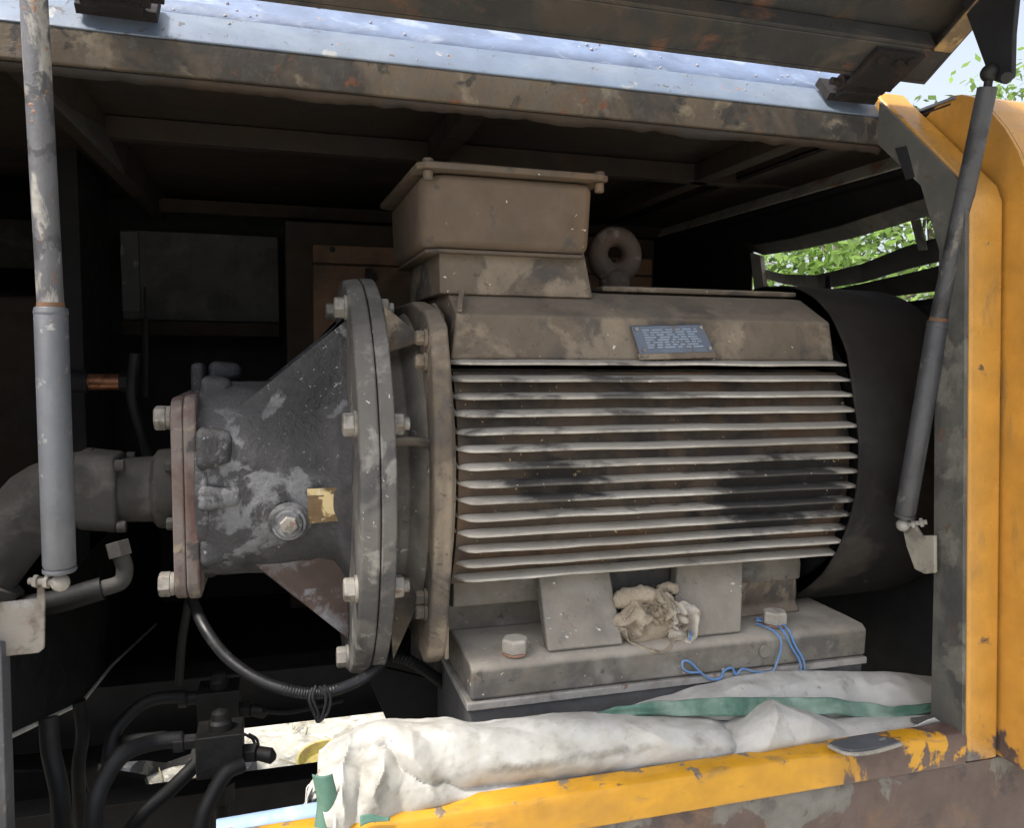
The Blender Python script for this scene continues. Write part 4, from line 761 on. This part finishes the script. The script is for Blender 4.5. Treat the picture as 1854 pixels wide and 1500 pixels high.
FOLDS = [((a[0], uv2t(*a)*190), (b[0], uv2t(*b)*190), h) for a, b, h in FOLDS]
GRV = [(592, .50), (690, uv2t(690, 1338)), (730, uv2t(730, 1375)), (775, uv2t(775, 1400)), (850, uv2t(850, 1418)), (1000, uv2t(1000, 1409)), (1150, uv2t(1150, 1400)), (1234, uv2t(1234, 1388)), (1330, uv2t(1330, 1378)), (1450, uv2t(1450, 1348)), (1692, .2)]
def roll(u, t):     # a fat upper roll over a flatter front lip, with a groove between them
    g_ = interp(GRV, u); wgt = max(.25, min(1, (u-620)/120))*max(.35, min(1, (1640-u)/200))
    if t > .66: return 0
    if t > g_: q = (t-g_)/(.66-g_); return wgt*(.026*math.sin(PI*q**.75)-.006*math.exp(-q*9))
    q = t/g_; return wgt*(.009*math.sin(PI*q)-.006*math.exp(-(1-q)*7))
def folds(u, t):
    y = t*190; d = 0
    for (ax_, ay_), (bx_, by_), (h, w_) in FOLDS:
        if abs(u-(ax_+bx_)/2) > abs(bx_-ax_)/2+w_*5: continue
        dx, dy = bx_-ax_, by_-ay_; k = max(0, min(1, ((u-ax_)*dx+(y-ay_)*dy)/(dx*dx+dy*dy+1e-6))); ds = math.hypot(u-ax_-dx*k, y-ay_-dy*k)
        d += 2.1*h*math.exp(-ds/w_)*(1-.35*abs(k-.5)*2)
    return d
def sackA(s, t):
    u = 592+(1692-592)*s; vt, vb = interp(topA, u), interp(botA, u)
    Yf = .905+.03*min(1, max(0, (u-640)/250)); Yc = 1.005
    pf, pc = at(u, vb, Yf), at(u, vt, Yc)
    if t < .66:
        q = t/.66; a = q*PI/2; w1 = math.sin(a); 
        y = Yf+(Yc-Yf)*(1-math.cos(a)); z = pf.z+(pc.z-pf.z)*w1; x = pf.x+(pc.x-pf.x)*q
        p = Vector((x, y, z))
    else:
        q = (t-.66)/.34; p = pc + Vector((0, .05*q, -.085*q*q))
    L_ = Vector((u/1431*1.3, 0, t*.16)); am = math.sin(PI*min(1, t/.92))**.6
    uu = u + 16*noise.noise(Vector((u/70, t*3, 5))); d = roll(uu, t + .02*noise.noise(Vector((u/60, 1, 2)))) - .006 + .008*noise.noise(Vector((L_.x*5, t*1.6, 4)))+folds(u + 10*noise.noise(Vector((u/50, t*6, 3))), t + .03*noise.noise(Vector((u/40, t*5, 9)))) + .0028*ridged(Vector((L_.x*8+t*2.5, t*2.6, 8)), 1) + .0014*ridged(Vector((L_.x*22-t*6, t*5, 2)), 1)+.0005*noise.noise(Vector((L_.x*80, t*30, 1)))
    # long crease along the front, bunched left end
    cr = interp([(592, .5), (700, .30), (860, .34), (1100, .24), (1234, .20), (1400, .26), (1692, .3)], u); d -= .003*math.exp(-((t-cr)/.06)**2)
    lf = max(0, 1-(u-592)/190); d += lf*(.007*math.sin((u-592)/26-t*5+1.2))
    pass
    nrm = Vector((0, -math.cos(min(1, t/.66)*PI/2)-.15, math.sin(min(1, t/.66)*PI/2)+.15)).normalized()
    d *= 1-.75*max(0, min(1, (u-1440)/120))
    if u < 640: p.x += .012*math.sin(t*PI)*(-1)*(640-u)/48
    return p + nrm*d*am
mb = MB(); mb.grid(sackA, 420, 90); mb.build('front_fold', m_sack, sk, solid=.0015)
topB = [(1080, 1292), (1130, 1280), (1200, 1262), (1270, 1240), (1340, 1224), (1400, 1216), (1480, 1216), (1540, 1218), (1600, 1217), (1692, 1226), (1760, 1235)]
def sackB(s, t):
    u = 1080+(1760-1080)*s; vt = interp(topB, u); vb = 1305
    pf, pc = at(u, vb, 1.00), at(u, vt, 1.052); q = min(1, t/.75); p = pf.lerp(pc, q); p.y = 1.0+.052*(1-math.cos(q*PI/2)); p.z = pf.z+(pc.z-pf.z)*math.sin(q*PI/2)
    if t > .75: p = pc+Vector((0, .03*(t-.75)*4, -.05*(t-.75)*4))
    d = .006*noise.noise(Vector((u/90, t*2, 3)))+.003*ridged(Vector((u/40, t*4, 7)), 1)
    return p + Vector((0, -.7, .7))*d*math.sin(PI*min(1, t/.95))
mb = MB(); mb.grid(sackB, 200, 40); mb.build('back_fold', m_sack, sk, solid=.0015)
gt = [(1080, 1290), (1120, 1280), (1200, 1270), (1300, 1264), (1420, 1263), (1500, 1264), (1560, 1272), (1620, 1281), (1660, 1276), (1700, 1272), (1760, 1268)]
def stripe(s, t):
    u = 1080+(1760-1080)*s; p = at(u, interp(gt, u)+(8+26*math.sin(PI*min(1, max(0, s))**.8))*t, .993-.012*t); return p + Vector((0, -.004, .003))*noise.noise(Vector((u/40, t*2, 1)))
mb = MB(); mb.grid(stripe, 120, 8); mb.build('green_stripe', m_green, sk, solid=.0015)
# bunched end behind the left end, green lining
def bunch(s, t):
    u = 545+90*s; p = at(u, 1505-(115 if s > .35 else 60+150*s)*t*(1 if s > .1 else .7), .985); d = .014*ridged(Vector((s*3+t*2, t*6, 3)), 1)+.008*noise.noise(Vector((s*9, t*9, 2)))
    return p+Vector((0, -d, d*.3))
mb = MB(); mb.grid(bunch, 50, 50); mb.build('bunched_end', m_sack, sk, solid=.0015)
def lining(s, t):
    p = at(566+36*s+8*math.sin(t*3), 1402+104*t, .915-.005*s); return p + Vector((0, -.006*math.sin(s*PI), 0)) + noise.noise_vector(p*30)*.002
mb = MB(); mb.grid(lining, 12, 24); mb.build('green_lining', m_green, sk, solid=.001)
mb = MB(); mb.grid(lambda s, t: at(652+54*s, 1478+(20-14*s)*t-3*math.sin(s*5), .899-.003*t), 12, 6); mb.build('green_lining', m_green, sk, solid=.001)
mb = MB(); mb.tube([(at(632, 1332, .985)), at(622, 1380, .945), at(612, 1430, .915), at(606, 1500, .90)], .0022, 8, 8); mb.build('hem', m_sack, sk)
# pale blue pipe
mb = MB(); a, b = at(392, 1512, .955), at(640, 1468, .965); mb.cyl(a, b, .0165, n=28); tag(mb.build('blue_pipe', m_tube, bevel=.001), 'pale blue pipe poking out under the left end of the sack', 'pipe')

# ================================================================ ground objects seen through the gap
BP = atz(590, 1385, .02)
bs = empty('yellow_basin', 'pale yellow plastic tub lying on the ground beyond the machine', 'tub'); p = BP
mb = MB(); mb.lathe((p.x, p.y, .005), (.0, -.15, 1), [(0, .085), (.035, .10), (.040, .107), (.046, .107), (.046, .098), (.01, .082), (.0098, .001)], 40, cap=False); mb.build('tub_wall', m_basin, bs)
ty = empty('old_tyre', 'half buried old tyre on the ground beyond the machine', 'tyre'); p = atz(325, 1412, .03)
mb = MB(); pr2 = [(-.05, .16), (-.06, .20), (-.05, .245), (-.02, .26), (.02, .26), (.05, .245), (.06, .20), (.05, .16), (-.05, .16)]; mb.lathe((p.x, p.y, .03), (.05, .1, 1), pr2, 56, cap=False); mb.build('tyre_carcass', m_tyre, ty)
mb = MB(); mb.lathe((p.x, p.y, .092), (.05, .1, 1), [(0, .185), (.004, .190), (.004, .198), (0, .202)], 56, cap=False); mb.build('white_sidewall_ring', m_shim, ty)
random.seed(3)
mb = MB()
for i in range(260):
    x, y = random.uniform(-1.4, .6), random.uniform(2.6, 4.2); a = random.uniform(0, PI); l = random.uniform(.02, .10); d = Vector((math.cos(a)*l, math.sin(a)*l, random.uniform(0, .02)))
    mb.tube([(x, y, .006), Vector((x, y, .008))+d], .0022, 5, 1)
o = mb.build('straw_litter', mat('straw', (.38, .33, .22), .9)); o['kind'] = 'stuff'
mb = MB()
for i in range(700):
    x, y = random.gauss(-.5, .9), random.uniform(2.7, 5.5); r = random.uniform(.01, .028)
    if noise.noise(Vector((x*1.5, y*1.5, 0))) < .05: continue
    a = random.uniform(0, 2*PI); d = Vector((math.cos(a), math.sin(a), .5))*r; q = Vector((-math.sin(a), math.cos(a), 0))*r*.35; b = Vector((x, y, .004)); mb.face([b, b+d*.5+q, b+d, b+d*.5-q])
o = mb.build('ground_weeds', m_leaf, smooth=False); o['kind'] = 'stuff'

# ================================================================ trees behind
def tree(label, x, y, h, cr, cz0, nl, ls, lm, seed, name='tree', cat='tree', nc=26):
    rnd = random.Random(seed); e = empty(name, label, cat, 'greenery behind the machine'); e.location = (x, y, 0)
    mb = MB(); mb.tube([(0, 0, 0), (rnd.uniform(-.1, .1), .05, h*.3), (rnd.uniform(-.15, .15), 0, h*.6), (0, 0, h*.92)], lambda t: (.03+h*.012)*(1-t*.85), 10, 4); mb.build('trunk', m_bark, e)
    cl = []; mb = MB()
    for i in range(nc):
        a = rnd.uniform(0, 2*PI); zz = rnd.uniform(cz0, h); f = math.sin(PI*min(1, max(.12, (zz-cz0)/(h-cz0)*.9+.08))); rr = cr*f*rnd.uniform(.35, 1)
        c = Vector((math.cos(a)*rr, math.sin(a)*rr, zz)); cl.append((c, cr*rnd.uniform(.18, .42)))
        mb.tube([(0, 0, zz*.75), c*.5+Vector((0, 0, zz*.42)), c], lambda t: .012*h/3*(1-.8*t)+.002, 6, 3)
    mb.build('limbs', m_bark, e); mb = MB()
    for i in range(nl):
        c, r = rnd.choice(cl); v = Vector((rnd.gauss(0, 1), rnd.gauss(0, 1), rnd.gauss(0, .75)))*r*.55; p = c+v
        d = Vector((rnd.gauss(0, 1), rnd.gauss(0, 1), rnd.gauss(-.3, .6))).normalized(); q = d.cross(Vector((rnd.gauss(0, .4), rnd.gauss(0, .4), 1))).normalized(); l = ls*rnd.uniform(.6, 1.3)
        mb.face([p, p+d*l*.45+q*l*.28, p+d*l, p+d*l*.45-q*l*.28])
    mb.build('crown', lm, e, smooth=False); return e
tree('bright green leafy bush filling the vent opening', 3.15, 4.2, 2.55, 1.2, .3, 11000, .075, m_leaf, 1, 'bush', 'bush', 40)
tree('thin branched tree rising behind the bush in the vent', 4.7, 5.0, 3.15, 1.3, .5, 7000, .08, m_leaf2, 2)
tree('pale green tree at the upper right corner', 8.6, 7.4, 4.75, 2.0, 1.6, 1500, .14, m_leaf, 3)
tree('loose crowned tree behind the hatch corner', 6.3, 8.0, 4.30, 1.5, 1.4, 900, .12, m_leaf, 5)
tree('broad tree hidden mostly by the enclosure', 1.6, 8.5, 3.9, 2.0, .6, 7000, .15, m_leaf2, 8)
